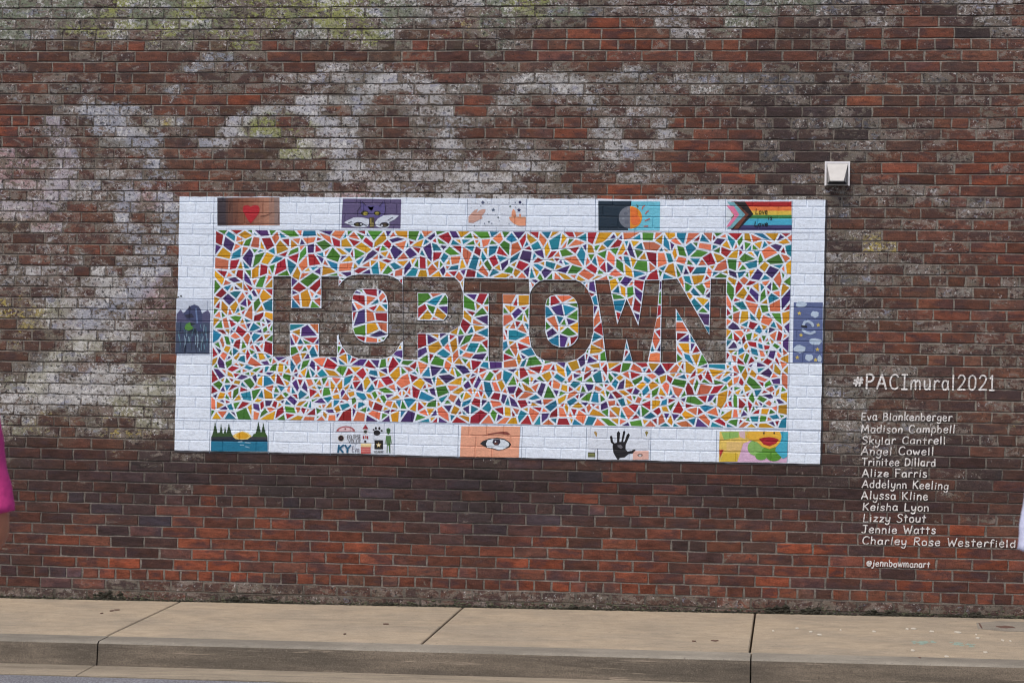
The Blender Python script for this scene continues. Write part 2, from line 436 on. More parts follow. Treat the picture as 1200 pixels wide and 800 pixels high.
wall = empty('brick_wall', 'tall old brick wall with flaking paint remnants behind the sidewalk', 'wall', (-1.8, 0, 0))
cands = []; allb = []
for n in range(-1, NC):
    E_ = edges(n); z0, z1 = zb(n), zb(n+1)
    for i in range(len(E_)-1):
        x0, x1 = E_[i], E_[i+1]
        if x1 < XW0 or x0 > XW1: continue
        if z1 < BASE_Z((x0+x1)/2)-.02: continue
        allb.append((n, i, x0, x1, z0, z1))
        cx, cz = (x0+x1)/2, (z0+z1)/2
        if in_mural(cx, cz): continue
        q = [PX((x, 0, z)) for x, z in ((x0, z0), (x1, z0), (x1, z1), (x0, z1))]
        if min(p[0] for p in q) < 1 or max(p[0] for p in q) > 1199 or min(p[1] for p in q) < 1: continue
        if z0 < BASE_Z(cx): continue
        ar = .5*abs(sum(q[k][0]*q[(k+1) % 4][1]-q[(k+1) % 4][0]*q[k][1] for k in range(4)))
        cands.append((ar, n, i))
cands.sort(reverse=True); single = {(n, i) for _, n, i in cands[:300]}
rest = MB()
def fan_fix(mb, c0, c1, fr, cx):
    # replace the fan triangles by clean strips: find split verts (nearest the middle) top and bottom
    pass
for (n, i, x0, x1, z0, z1) in allb:
    r = random.Random(n*977+i*13+5)
    cx, cz = (x0+x1)/2, (z0+z1)/2
    code = code_at(cx, cz, r)
    flat = in_mural(cx, cz, -.12)
    mb = MB() if (n, i) in single else rest
    s = len(mb.f)
    c0, c1, fr, mx = brick_verts(mb, x0, x1, z0, z1, r, code, flat)
    # tidy the front face: drop the fan triangles and make one n-gon fan round both centres
    nf = len(fr); del mb.f[-nf:]
    nx = 3 if (x1-x0) > .15 else 2
    bot = fr[:nx+1]; rgt = fr[nx+1]; top = fr[nx+2:2*nx+3]; lft = fr[2*nx+3]
    if nx == 3:
        mb.f += [[lft, bot[0], c0], [bot[0], bot[1], c0], [bot[1], bot[2], c1, c0], [bot[2], bot[3], c1], [bot[3], rgt, c1],
                 [rgt, top[0], c1], [top[0], top[1], c1], [top[1], top[2], c0, c1], [top[2], top[3], c0], [top[3], lft, c0]]
    else:
        mb.f += [[lft, bot[0], c0], [bot[0], bot[1], c0], [bot[1], c1, c0], [bot[1], bot[2], c1], [bot[2], rgt, c1],
                 [rgt, top[0], c1], [top[0], top[1], c1], [top[1], c0, c1], [top[1], top[2], c0], [top[2], lft, c0]]
    if (n, i) in single:
        o = mb.build('brick', M_BRICK, None, attr=True, origin=(cx, 0, cz)); kid(o, wall)
o = rest.build('brick', M_BRICK, None, attr=True); o['kind'] = 'stuff'; kid(o, wall)

# mortar: one sheet; in each bed joint it leans back under the brick above
mm = MB(); DX = .055; nxm = int((XW1-XW0)/DX)
rows = []
for n in range(-1, NC+1):
    rows += [(zb(n)-J/2-.0035, -.0022), (zb(n)-J/2, -.0040), (zb(n)+J/2, .0036), (zb(n)+J/2+.0035, -.0016)]
idx = []
for (z, y) in rows:
    ln = []
    for i in range(nxm+1):
        x = XW0+i*DX
        wx, wz = warp(x, z)
        nz = mn.noise(Vector((x*9, 1.5, z*30)))
        low = min(1, max(0, (.95-z)/.5))
        yy = lerp(y, min(y, -.0026) , low*.75)+.0011*nz
        if in_mural(x, z, -.03): yy = max(yy, -.0030)
        h = z-BASE_Z(x)
        if h < .12: yy -= .002
        c = lin(mortar_rgb(x, z)); A = amt_at(x, z)
        g_ = grime(x, z); ga, gc = ghost(*PX((x, 0, z))); pc_ = pcol_at(x, z)
        if ga > 0: pc_ = mixc(pc_, lin(gc), min(.8, ga*3))
        ln.append(mm.vert((wx, yy, wz), mixc(c, lin((50, 44, 42)), g_*.75), (*mixc(pc_, lin((64, 60, 62)), g_*.7), max(0, A+ga-.22))))
    idx.append(ln)
for a in range(len(idx)-1):
    for i in range(nxm): mm.f.append([idx[a][i], idx[a][i+1], idx[a+1][i+1], idx[a+1][i]])
mo = mm.build('mortar', M_MORTAR, None, attr=True); kid(mo, wall)
# wall body behind the face, coping on top
bb = MB()
def box(mb, x0, x1, y0, y1, z0, z1, c=(1, 1, 1), top_in=0.0):
    v = [(x0, y0, z0), (x1, y0, z0), (x1, y1, z0), (x0, y1, z0), (x0+top_in, y0+top_in, z1), (x1-top_in, y0+top_in, z1), (x1-top_in, y1-top_in, z1), (x0+top_in, y1-top_in, z1)]
    s = len(mb.v)
    for q in v: mb.vert(q, c)
    for f in ((3, 2, 1, 0), (4, 5, 6, 7), (0, 1, 5, 4), (1, 2, 6, 5), (2, 3, 7, 6), (3, 0, 4, 7)): mb.f.append([s+i for i in f])
box(bb, XW0, XW1, .013, .42, -.5, zb(NC)-.01, lin((90, 70, 60)))
o = bb.build('wall_core', M_MORTAR, None, attr=True); kid(o, wall)
cp = MB(); box(cp, XW0-.03, XW1+.03, -.05, .47, zb(NC)+.005, zb(NC)+.08, lin((120, 114, 104)))
o = cp.build('coping', M_KTOP, None); kid(o, wall)

# ------------------------------------------------------------------ paint laid over the relief
YB, YJT, YJB, YV = -.0100, -.0052, -.0078, -.0066     # paint skin: brick face, joint top, joint bottom, cross joint
def hx(n, x):
    E_ = edges(n)
    import bisect
    k = bisect.bisect_left(E_, x); d = 9.
    for q in (k-1, k):
        if 0 <= q < len(E_): d = min(d, abs(x-E_[q]))
    if d <= J*.32: return YV
    if d >= J*.32+BV: return YB
    return lerp(YV, YB, (d-J*.32)/BV)
def hgt(x, z):
    n = floor(z/CZ+.45+.5/1e9); 
    # course n spans zb(n) .. zb(n+1); the bed joint is centred on zb
    zl = z-zb(n); zu = zb(n+1)-z
    jw = J*.36
    if zl <= jw: return lerp((YJT+YJB)/2, YJT, zl/jw) if zl > 0 else (YJT+YJB)/2
    if zu <= jw: return lerp((YJT+YJB)/2, YJB, zu and (1-zu/jw)*-1+1 if False else zu/jw)
    if zl <= jw+BV: return lerp(YJT, hx(n, x), (zl-jw)/BV)
    if zu <= jw+BV: return lerp(YJB, hx(n, x), (zu-jw)/BV)
    return hx(n, x)
def hgt2(x, z):
    n = floor(z/CZ+.45); zl = z-zb(n); zu = zb(n+1)-z; jw = J*.36; mid = (YJT+YJB)/2
    if zl <= jw: return lerp(mid, YJT, max(0, zl)/jw)
    if zu <= jw: return lerp(mid, YJB, max(0, zu)/jw)
    if zl <= jw+BV: return lerp(YJT, hx(n, x), (zl-jw)/BV)
    if zu <= jw+BV: return lerp(YJB, hx(n, x), (zu-jw)/BV)
    return hx(n, x)
def clip(poly, ax, val, keep_less):
    out = []; m = len(poly)
    for i in range(m):
        a, b = poly[i], poly[(i+1) % m]
        da, db = a[ax]-val, b[ax]-val
        if keep_less: da, db = -da, -db
        if da >= 0: out.append(a)
        if (da > 0 and db < 0) or (da < 0 and db > 0):
            t = da/(da-db); out.append((a[0]+(b[0]-a[0])*t, a[1]+(b[1]-a[1])*t))
    return out
def split(poly, ax, vals):
    res = []; cur = poly
    for v in vals:
        lo = min(p[ax] for p in cur); hi = max(p[ax] for p in cur)
        if v <= lo+1e-7: continue
        if v >= hi-1e-7: break
        L = clip(cur, ax, v, True)
        if len(L) > 2: res.append(L)
        cur = clip(cur, ax, v, False)
        if len(cur) < 3: return res
    res.append(cur); return res
import bisect
def drape(mb, poly, layer, col, var=0.0):
    """lay a convex polygon of wall points (x, z) on the relief, 'layer' coats thick"""
    off = -.00055*layer
    zlo = min(p[1] for p in poly); zhi = max(p[1] for p in poly)
    n0 = floor(zlo/CZ+.45); n1 = floor(zhi/CZ+.45)
    jw = J*.36
    zs = []
    for n in range(n0, n1+1): zs += [zb(n), zb(n)+jw, zb(n)+jw+BV, zb(n+1)-jw-BV, zb(n+1)-jw]
    for band in split(poly, 1, zs):
        zm = sum(p[1] for p in band)/len(band); n = floor(zm/CZ+.45)
        zl = zm-zb(n); zu = zb(n+1)-zm
        if zl < jw or zu < jw: parts = [band]
        else:
            E_ = edges(n); xl = min(p[0] for p in band); xh = max(p[0] for p in band)
            k0 = bisect.bisect_left(E_, xl-.02); xs = []
            while k0 < len(E_) and E_[k0] < xh+.02:
                e = E_[k0]; xs += [e-J*.32-BV, e-J*.32, e+J*.32, e+J*.32+BV]; k0 += 1
            parts = split(band, 0, xs)
        for q in parts:
            cxq = sum(p[0] for p in q)/len(q); czq = zm
            ids = []
            for (x, z) in q:
                # evaluate inside the polygon's own cell so that shared borders agree
                y = hgt2(x+(cxq-x)*1e-4, z+(sum(p[1] for p in q)/len(q)-z)*1e-4)+off
                wx, wz = warp(x, z)
                ids.append(mb.vert((wx, y, wz), col))
            # faces look at the camera (-y)
            ar = sum(q[i][0]*q[(i+1) % len(q)][1]-q[(i+1) % len(q)][0]*q[i][1] for i in range(len(q)))
            if abs(ar) < 1e-9: continue
            mb.f.append(ids if ar > 0 else ids[::-1])
def drape_any(mb, pts, layer, col):
    """any simple polygon"""
    tr = tessellate_polygon([[Vector((x, z, 0)) for x, z in pts]])
    for t in tr: drape(mb, [pts[i] for i in t], layer, col)
def PXP(pts): return [W(*q) for q in pts]
def art(name, shapes, parent, layer=3, kind=None):
    """shapes: list of (photo-pixel polygon, srgb) drawn in order"""
    mb = MB()
    for k, (pts, rgb) in enumerate(shapes): drape_any(mb, PXP(pts), layer+k*.6, lin(rgb))
    o = mb.build(name, M_PAINT, None, attr=True)
    if kind: o['kind'] = kind
    kid(o, parent) if parent.parent is None else setattr(o, 'parent', parent)
    return o
def ell(cx, cy, rx, ry=None, n=14, a0=0, a1=2*pi, rot=0):
    ry = ry or rx; full = abs(a1-a0-2*pi) < 1e-6; m = n if full else n+1
    out = []
    for i in range(m):
        t = a0+(a1-a0)*i/n; x, y = rx*cos(t), ry*sin(t)
        out.append((cx+x*cos(rot)-y*sin(rot), cy+x*sin(rot)+y*cos(rot)))
    return out
def rect(x0, y0, x1, y1): return [(x0, y0), (x1, y0), (x1, y1), (x0, y1)]
_sc = [0]
def stroke(mb, pts, w, layer, col, px=True):
    """brush stroke along photo-pixel points"""
    for a, b in zip(pts[:-1], pts[1:]):
        _sc[0] = (_sc[0]+1) % 24; lay = layer+_sc[0]*.05
        dx, dy = b[0]-a[0], b[1]-a[1]; L = hypot(dx, dy)
        if L < 1e-6: continue
        ux, uy = dx/L*w*.5, dy/L*w*.5
        q = [(a[0]-ux*.6-uy*.5, a[1]-uy*.6+ux*.5), (a[0]-uy, a[1]+ux), (b[0]-uy, b[1]+ux), (b[0]+ux*.6-uy*.5, b[1]+uy*.6+ux*.5),
             (b[0]+ux*.6+uy*.5, b[1]+uy*.6-ux*.5), (b[0]+uy, b[1]-ux), (a[0]+uy, a[1]-ux), (a[0]-ux*.6+uy*.5, a[1]-uy*.6-ux*.5)]
        drape(mb, PXP(q), lay, col)

mural = empty('mural', 'large painted mural of bare brick block letters in a colourful shard mosaic with white border', 'mural', (-1.85, 0, .92))

# letters left as bare brick, photo-pixel outlines
def bez(a, b, c, n=4):
    return [((1-t)**2*a[0]+2*t*(1-t)*b[0]+t*t*c[0], (1-t)**2*a[1]+2*t*(1-t)*b[1]+t*t*c[1]) for t in [i/n for i in range(n+1)]]
# bare = union of letters; described through the painted islands and notches instead
BARE = [(320.7, 324.3), (341.5, 324.3), (341.5, 361.5), (377, 361.8), (377, 324.5), (395.6, 324.5), (396.3, 336.5)]
BARE += bez((396.3, 336.5), (405, 322.6), (420, 322.2)) + bez((446, 322.4), (464, 322.5), (471.3, 333)) 
BARE += [(472.2, 324.8), (532.5, 325.4)] + bez((532.5, 325.4), (538, 328), (541.5, 340), 2)[1:] + [(544, 326)]
BARE += [(619.8, 327), (620.6, 341.3)] + bez((620.6, 341.3), (626, 330), (638, 328)) + bez((672, 328), (686, 329.5), (692.5, 348)) + [(695, 357)]
# sliver between the second O and W, seen from the top
BARE_TOP_END = len(BARE)
BARE += [(697.5, 328.3), (713.6, 328), (723.6, 380), (734.4, 350), (748.2, 381.5), (756, 328.5), (773.2, 328)]
BARE += [(775.6, 328), (793.6, 326.4), (831.4, 392.5), (833.2, 326.6), (851, 326.8), (850.5, 425.9), (829.8, 425.8), (791.8, 361), (792.7, 424.6), (774.2, 424.5)]
BARE += [(775.2, 350), (774.6, 328.2)][:0]
# outlines are built per letter so that each one is exact
L_H = [(320.7, 324.3), (341.5, 324.3), (341.5, 361.5), (377, 361.8), (377, 324.5), (397.2, 324.5), (397.2, 336.3), (397.6, 392), (395.2, 393.5), (395.2, 418.8), (374.2, 418.6), (374.2, 379.8), (340, 379.6), (340, 418.2), (320.3, 418)]
L_O1 = bez((397.2, 336), (405, 322.6), (420, 322.2)) + bez((446, 322.4), (464, 322.5), (472.4, 334)) + [(472.6, 400)] + bez((469.5, 402.5), (462, 420.6), (446, 420.8)) + bez((421, 420.6), (404, 418), (397.4, 397))
H_O1 = bez((412.6, 352), (414, 339), (424, 338.6), 3) + bez((443, 338.6), (454.5, 341), (455.2, 356), 3) + [(455, 392)] + bez((454.5, 394), (451, 402), (443, 402.2), 2) + bez((428, 402), (416, 399), (413.2, 384), 3)
L_P = [(472.6, 324.8), (532.5, 325.4), (539, 332), (543.2, 345), (542.6, 372), (539, 382), (526, 390.2), (489.6, 390.6), (489.6, 421.6), (472.6, 421.4)]
H_P = [(489.6, 343.4), (522, 343.8), (525.2, 349), (524.6, 370), (520, 375.8), (489.6, 375.6)]
L_T = [(544.4, 326), (619.8, 327), (621, 345), (589.4, 344.8), (589.4, 423.4), (573, 423.2), (573, 344.2), (543.4, 344)]
L_O2 = bez((621, 345), (626, 330), (638, 328)) + bez((674, 328), (687, 331), (692.8, 348)) + [(695.4, 357), (695.4, 385)] + bez((695.4, 388), (692, 420), (664, 424)) + bez((650, 424), (622, 424), (620.4, 392))
H_O2 = bez((639, 358), (640.5, 346), (651, 345.4), 3) + bez((667, 345.4), (677.4, 349), (677.8, 361), 3) + [(677.8, 392)] + bez((677.6, 396), (672, 406.8), (663, 406.8), 3) + bez((656, 406.8), (641, 404), (639.2, 389), 3)
L_W = [(697.3, 328.3), (713.6, 328), (723.6, 380), (734.4, 350), (748.2, 381.5), (756, 328.5), (773, 328.2), (769.6, 372), (759, 424.2), (741.6, 424.2), (734.4, 397), (729.4, 424), (711.2, 423.8), (705, 376)]
L_N = [(775.6, 328), (793.6, 326.4), (831.4, 392.5), (833.2, 326.6), (851, 326.8), (850.5, 425.9), (829.8, 425.8), (791.8, 361), (792.7, 424.6), (774.4, 424.5)]
LETTERS = [L_H, L_O1, L_P, L_T, L_O2, L_W, L_N]; HOLES = [H_O1, H_P, H_O2]
FIELD = [(253.3, 269.6), (928.3, 273), (921.8, 501.8), (247.2, 490.8)]

def inside(pt, poly):
    x, y = pt; c = False; j = len(poly)-1
    for i in range(len(poly)):
        xi, yi = poly[i]; xj, yj = poly[j]
        if (yi > y) != (yj > y) and x < (xj-xi)*(y-yi)/(yj-yi)+xi: c = not c
        j = i
    return c
def bare(pt):
    return any(inside(pt, L) for L in LETTERS) and not any(inside(pt, h) for h in HOLES)
# base coat
def cdt(points, loops):
    vs = []; es = []
    for lp in loops:
        s = len(vs); m = len(lp)
        vs += [Vector(p) for p in lp]; es += [(s+i, s+(i+1) % m) for i in range(m)]
    vs += [Vector(p) for p in points]
    r = delaunay_2d_cdt(vs, es, [], 0, 1e-4)
    return [(v.x, v.y) for v in r[0]], [list(f) for f in r[2]], None
def dedupe(lp, d=.35):
    out = []
    for p in lp:
        if not out or hypot(p[0]-out[-1][0], p[1]-out[-1][1]) > d: out.append(p)
    if hypot(out[0][0]-out[-1][0], out[0][1]-out[-1][1]) < d: out.pop()
    return out
LETTERS = [dedupe(l) for l in LETTERS]; HOLES = [dedupe(l) for l in HOLES]
def _rough():
    q = [(211, 230.5), (967.5, 234.5), (961, 544), (205, 527.5)]; out = []; r = random.Random(8)
    for i in range(4):
        a, b = q[i], q[(i+1) % 4]; m = int(hypot(b[0]-a[0], b[1]-a[1])/6)
        for k in range(m):
            t = k/m; j = .55*mn.noise(Vector((i*9+k*.35, 2.2, 0)))+r.uniform(-.28, .28) if k else 0
            L = hypot(b[0]-a[0], b[1]-a[1]); out.append((lerp(a[0], b[0], t)-(b[1]-a[1])/L*j, lerp(a[1], b[1], t)+(b[0]-a[0])/L*j))
    return out
OUT = _rough()
WHITE = lin((226, 236, 249))
wm = MB()
V0, T0, _ = cdt([], [OUT]+LETTERS+HOLES)
base_edges = {}
for t in T0:
    pts = [V0[i] for i in t]; c = (sum(p[0] for p in pts)/3, sum(p[1] for p in pts)/3)
    if bare(c) or not inside(c, OUT): continue
    drape(wm, PXP(pts), 0, WHITE)
    for i in range(3):
        e = (t[i], t[(i+1) % 3]); k = tuple(sorted(e)); base_edges.setdefault(k, []).append(e)
wp = wm.build('white_paint', M_PAINT, None, attr=True); kid(wp, mural); wp['kind'] = 'stuff'
# edge thickness of the coats and the mural's painted drop shadow, a dark line along lower and right edges
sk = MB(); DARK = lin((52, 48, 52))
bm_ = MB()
for k, es in base_edges.items():
    if len(es) != 1: continue
    a, b = V0[es[0][0]], V0[es[0][1]]
    L = hypot(b[0]-a[0], b[1]-a[1]); m = max(1, int(L/1.2))
    prev = None
    for i in range(m+1):
        p = W(lerp(a[0], b[0], i/m), lerp(a[1], b[1], i/m)); y = hgt2(*p); q = warp(*p)
        cur = (sk.vert((q[0], y, q[1]), WHITE), sk.vert((q[0], .001, q[1]), WHITE))
        if prev: sk.f.append([prev[0], cur[0], cur[1], prev[1]])
        prev = cur
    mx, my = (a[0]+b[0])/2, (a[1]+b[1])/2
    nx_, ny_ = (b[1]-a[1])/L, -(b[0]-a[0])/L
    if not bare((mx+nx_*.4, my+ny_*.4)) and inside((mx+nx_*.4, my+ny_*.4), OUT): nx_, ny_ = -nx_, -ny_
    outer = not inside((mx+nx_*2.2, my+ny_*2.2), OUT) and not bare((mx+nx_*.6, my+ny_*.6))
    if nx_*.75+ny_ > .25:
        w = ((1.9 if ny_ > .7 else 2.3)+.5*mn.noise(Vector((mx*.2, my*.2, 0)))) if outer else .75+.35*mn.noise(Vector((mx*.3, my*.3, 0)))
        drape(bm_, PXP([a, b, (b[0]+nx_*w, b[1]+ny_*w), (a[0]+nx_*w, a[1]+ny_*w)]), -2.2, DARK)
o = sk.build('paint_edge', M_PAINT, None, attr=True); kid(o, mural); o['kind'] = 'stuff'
o = bm_.build('painted_drop_shadow', M_PAINT, None, attr=True); kid(o, mural); o['kind'] = 'stuff'

# ---- the shard mosaic
mr_ = random.Random(21)
def subdiv(lp, d, jit=0.0):
    out = []
    for i in range(len(lp)):
        a, b = lp[i], lp[(i+1) % len(lp)]; L = hypot(b[0]-a[0], b[1]-a[1]); m = max(1, round(L/d))
        for k in range(m):
            t = (k+(mr_.uniform(-jit, jit) if k else 0))/m
            out.append((lerp(a[0], b[0], t), lerp(a[1], b[1], t)))
    return out
def spacing(x, y):
    s = 15.2
    if y > 430: s = 13.5
    if y > 455 and x < 420: s = 10.2
    if x < 330 and y > 340: s = 11.8
    if x > 850 and y > 380: s = 11.0
    return s
pts = []
for _ in range(30000):
    x, y = mr_.uniform(250, 926), mr_.uniform(271, 500)
    if not inside((x, y), FIELD): continue
    s = spacing(x, y)*mr_.choice((.5, .7, .95, 1.05, 1.2))
    if all((x-a)**2+(y-b)**2 > s*s*(.82 if c < s else 1) for a, b, c in pts[-0:] if abs(a-x) < 18 and abs(b-y) < 18): pts.append((x, y, s))
free = [(x, y) for x, y, s in pts]
def near_loop(p, lps, d):
    for lp in lps:
        for i in range(len(lp)):
            a, b = lp[i], lp[(i+1) % len(lp)]; dx, dy = b[0]-a[0], b[1]-a[1]; L2 = dx*dx+dy*dy
            t = max(0, min(1, ((p[0]-a[0])*dx+(p[1]-a[1])*dy)/L2))
            if hypot(p[0]-a[0]-dx*t, p[1]-a[1]-dy*t) < d: return True
    return False
free = [p for p in free if not bare(p) and not near_loop(p, LETTERS+HOLES+[FIELD], 5.0)]
loops = [subdiv(FIELD, 15, .28)]+[subdiv(l, 14, .25) for l in LETTERS+HOLES]
V1, T1, CE = cdt(free, loops)
lt = set()
# constraint edges: any edge lying on a letter or field outline must not be merged away
def on_out(a, b):
    m = ((a[0]+b[0])/2, (a[1]+b[1])/2)
    return near_loop(m, LETTERS+HOLES+[FIELD], .25)
tris = []
for t in T1:
    q = [V1[i] for i in t]; c = (sum(p[0] for p in q)/3, sum(p[1] for p in q)/3)
    if bare(c) or not inside(c, FIELD): continue
    tris.append(t)
emap = {}
for k, t in enumerate(tris):
    for i in range(3): emap.setdefault(tuple(sorted((t[i], t[(i+1) % 3]))), []).append(k)
def area(p): return .5*sum(p[i][0]*p[(i+1) % len(p)][1]-p[(i+1) % len(p)][0]*p[i][1] for i in range(len(p)))
cells = {k: list(t) for k, t in enumerate(tris)}
for k in cells:
    if area([V1[i] for i in cells[k]]) < 0: cells[k].reverse()
owner = {k: k for k in cells}
def find(k):
    while owner[k] != k: k = owner[k]
    return k
def merge(A, B, e):
    a, b = e
    ia = A.index(a)
    if A[(ia+1) % len(A)] != b: a, b = b, a; ia = A.index(a)
    if A[(ia+1) % len(A)] != b: return None
    ib = B.index(b)
    if B[(ib+1) % len(B)] != a: return None
    out = [b]+[A[(ia+2+i) % len(A)] for i in range(len(A)-2)]+[a]+[B[(ib+2+i) % len(B)] for i in range(len(B)-2)]
    return out
def convex(lp, tol):
    p = [V1[i] for i in lp]; m = len(p)
    for i in range(m):
        a, b, c = p[i-1], p[i], p[(i+1) % m]
        cr = (b[0]-a[0])*(c[1]-b[1])-(b[1]-a[1])*(c[0]-b[0]); L = hypot(b[0]-a[0], b[1]-a[1])*hypot(c[0]-b[0], c[1]-b[1])
        if cr < tol*L: return False
    return True
ek = [e for e in emap if len(emap[e]) == 2]; mr_.shuffle(ek)
ek.sort(key=lambda e: -hypot(V1[e[0]][0]-V1[e[1]][0], V1[e[0]][1]-V1[e[1]][1])*mr_.uniform(.5, 1.5))
for e in ek:
    A, B = find(emap[e][0]), find(emap[e][1])
    if A == B: continue
    va, vb = V1[e[0]], V1[e[1]]
    if on_out(va, vb): continue
    n_ = len(cells[A])+len(cells[B])-2
    ar = area([V1[i] for i in cells[A]])+area([V1[i] for i in cells[B]])
    if n_ > 5 or (n_ > 4 and mr_.random() < .90) or (n_ == 4 and mr_.random() < .58) or ar > 300: continue
    mg = merge(cells[A], cells[B], e)
    if mg and len(set(mg)) == len(mg) and convex(mg, .04):
        cells[A] = mg; owner[B] = A; del cells[B]
def inset(poly, d):
    """convex inset by half-plane clipping"""
    out = poly[:]
    m = len(poly)
    for i in range(m):
        a, b = poly[i], poly[(i+1) % m]; L = hypot(b[0]-a[0], b[1]-a[1])
        if L < 1e-6: continue
        nx, ny = -(b[1]-a[1])/L, (b[0]-a[0])/L
        dd = d[i] if isinstance(d, list) else d
        res = []
        for j in range(len(out)):
            p, q = out[j], out[(j+1) % len(out)]
            dp = (p[0]-a[0])*nx+(p[1]-a[1])*ny-dd; dq = (q[0]-a[0])*nx+(q[1]-a[1])*ny-dd
            if dp >= 0: res.append(p)
            if (dp > 0 > dq) or (dp < 0 < dq):
                t = dp/(dp-dq); res.append((lerp(p[0], q[0], t), lerp(p[1], q[1], t)))
        out = res
        if len(out) < 3: return None
    return out
SHADE = [(24, 122, 150), (72, 130, 44), (156, 32, 44), (218, 118, 82), (206, 150, 26), (72, 46, 110)]
adj = {}
for e, ks in emap.items():
    if len(ks) == 2:
        a, b = find(ks[0]), find(ks[1])
        if a != b: adj.setdefault(a, set()).add(b); adj.setdefault(b, set()).add(a)
colr = {}; pieces = []
for k, lp in cells.items():
    used_ = [colr.get(q) for q in adj.get(k, ())]
    ch = [c for c in range(6) if c not in used_] or list(range(6))
    colr[k] = mr_.choices(ch, [(.17, .16, .15, .22, .19, .11)[c] for c in ch])[0]
    poly = [V1[i] for i in lp]; m = len(poly)
    ds = []
    for i in range(m):
        a, b = poly[i], poly[(i+1) % m]
        ds.append(.45 if on_out(a, b) and not near_loop(((a[0]+b[0])/2, (a[1]+b[1])/2), [FIELD], .3) and mr_.random() < .35 else (.35 if near_loop(((a[0]+b[0])/2, (a[1]+b[1])/2), [FIELD], .3) else mr_.uniform(.75, 1.4)))
    q = inset(poly, ds)
    if not q: continue
    q = [(x+mr_.uniform(-.2, .2), y+mr_.uniform(-.2, .2)) for x, y in q]
    ar = abs(area(q))
    if ar < 3.5: continue
    pieces.append((ar, q, colr[k]))
pieces.sort(key=lambda t: -t[0])
print('mosaic pieces', len(pieces))
rem = MB()
for k, (ar, q, c) in enumerate(pieces):
    rgb = SHADE[c]; v = mr_.uniform(.86, 1.1); rgb = tuple(min(255, x*v+mr_.uniform(-7, 7)) if x*v > 8 else x for x in rgb)
    rgb = tuple(max(4, x) for x in rgb)
    mb = MB() if k < 300 else rem
    drape(mb, PXP(q), 1.6, lin(rgb))
    if k < 300:
        o = mb.build('mosaic_shard', M_PAINT, None, attr=True); kid(o, mural)
o = rem.build('mosaic_shard', M_PAINT, None, attr=True); kid(o, mural); o['kind'] = 'stuff'

# pencil guide lines left round the panels
pl = MB(); PEN = lin((122, 138, 166))
def pencil(a, b, w=.55): stroke(pl, [a, b], w, 1, PEN)
pencil((251.5, 232), (246, 530)); pencil((928.6, 236), (922.6, 541.5)); pencil((206, 492), (961.5, 503.6)); pencil((209, 268.6), (966, 272.6), .4)
for x in (398.5, 548, 617, 698, 850.5): pencil((x, 233), (x-.6, 270))
for x, y in ((315.6, 493.5), (388, 495), (463, 496.5), (537.5, 498), (612.3, 499.5), (687.5, 501), (763, 502), (840, 504)): pencil((x, y), (x-.8, y+38))
for p in ((206.3, 415.8, 247, 416.4), (207, 354.6, 248, 355)): pencil(p[:2], p[2:], .4)
o = pl.build('pencil_line', M_PAINT, None, attr=True); kid(o, mural); o['kind'] = 'stuff'

# ---- painted panels
def panel(label, shapes):
    o = art('painted_panel', shapes, mural, 2.0); o['label'] = label; return o
def sub(name, shapes, par, layer=4.0):
    mb = MB()
    for k, (pts, rgb) in enumerate(shapes): drape_any(mb, PXP(pts), layer+k*.35, lin(rgb))
    o = mb.build(name, M_PAINT, None, attr=True); o.parent = par; o.location = -(Vector(par.location)+Vector(mural.location))
    return o
def line(name, strokes, rgb, w, par, layer=5.0):
    mb = MB()
    for s in strokes: stroke(mb, s, w, layer, lin(rgb))
    o = mb.build(name, M_PAINT, None, attr=True); o.parent = par; o.location = -(Vector(par.location)+Vector(mural.location))
    return o
def grad(x0, x1, y0, y1, cs, n):
    out = []
    for i in range(n):
        t = i/(n-1)*(len(cs)-1); k = min(len(cs)-2, int(t)); c = mixc(cs[k], cs[k+1], t-k)
        out.append((rect(lerp(x0, x1, i/n), y0, lerp(x0, x1, (i+1)/n)+.05, y1), c))
    return out
def flatten(shapes, base):        # side-by-side strips share one coat
    return shapes
# 1 heart
mbp = MB()
for pts_, rgb in grad(255.3, 328, 231.8, 264.6, [(62, 52, 58), (92, 62, 54), (122, 76, 58), (142, 92, 70), (154, 104, 84), (172, 124, 102), (140, 118, 112)], 12): drape(mbp, PXP(pts_), 2, lin(rgb))
drape(mbp, PXP(rect(255.3, 231.8, 265, 264.6)), 2.5, lin((58, 50, 58)))
p1 = mbp.build('painted_panel', M_PAINT, None, attr=True); kid(p1, mural); p1['label'] = 'brown panel with a red heart'
sub('heart', [([(285, 244), (286, 241.8), (289, 240.8), (292, 241.2), (294.3, 243), (296.6, 241.4), (300, 240.6), (303, 241.6), (304.8, 244.5), (304.4, 249), (301, 254.5), (296.4, 260), (294.2, 262.6), (291.6, 259.4), (287.6, 252.6), (285.2, 248)], (176, 34, 46))], p1)
line('shadow_stroke', [[(278.5, 249), (277, 254), (275.5, 262)], [(306, 254), (312, 253), (319, 250)]], (104, 66, 54), .8, p1)
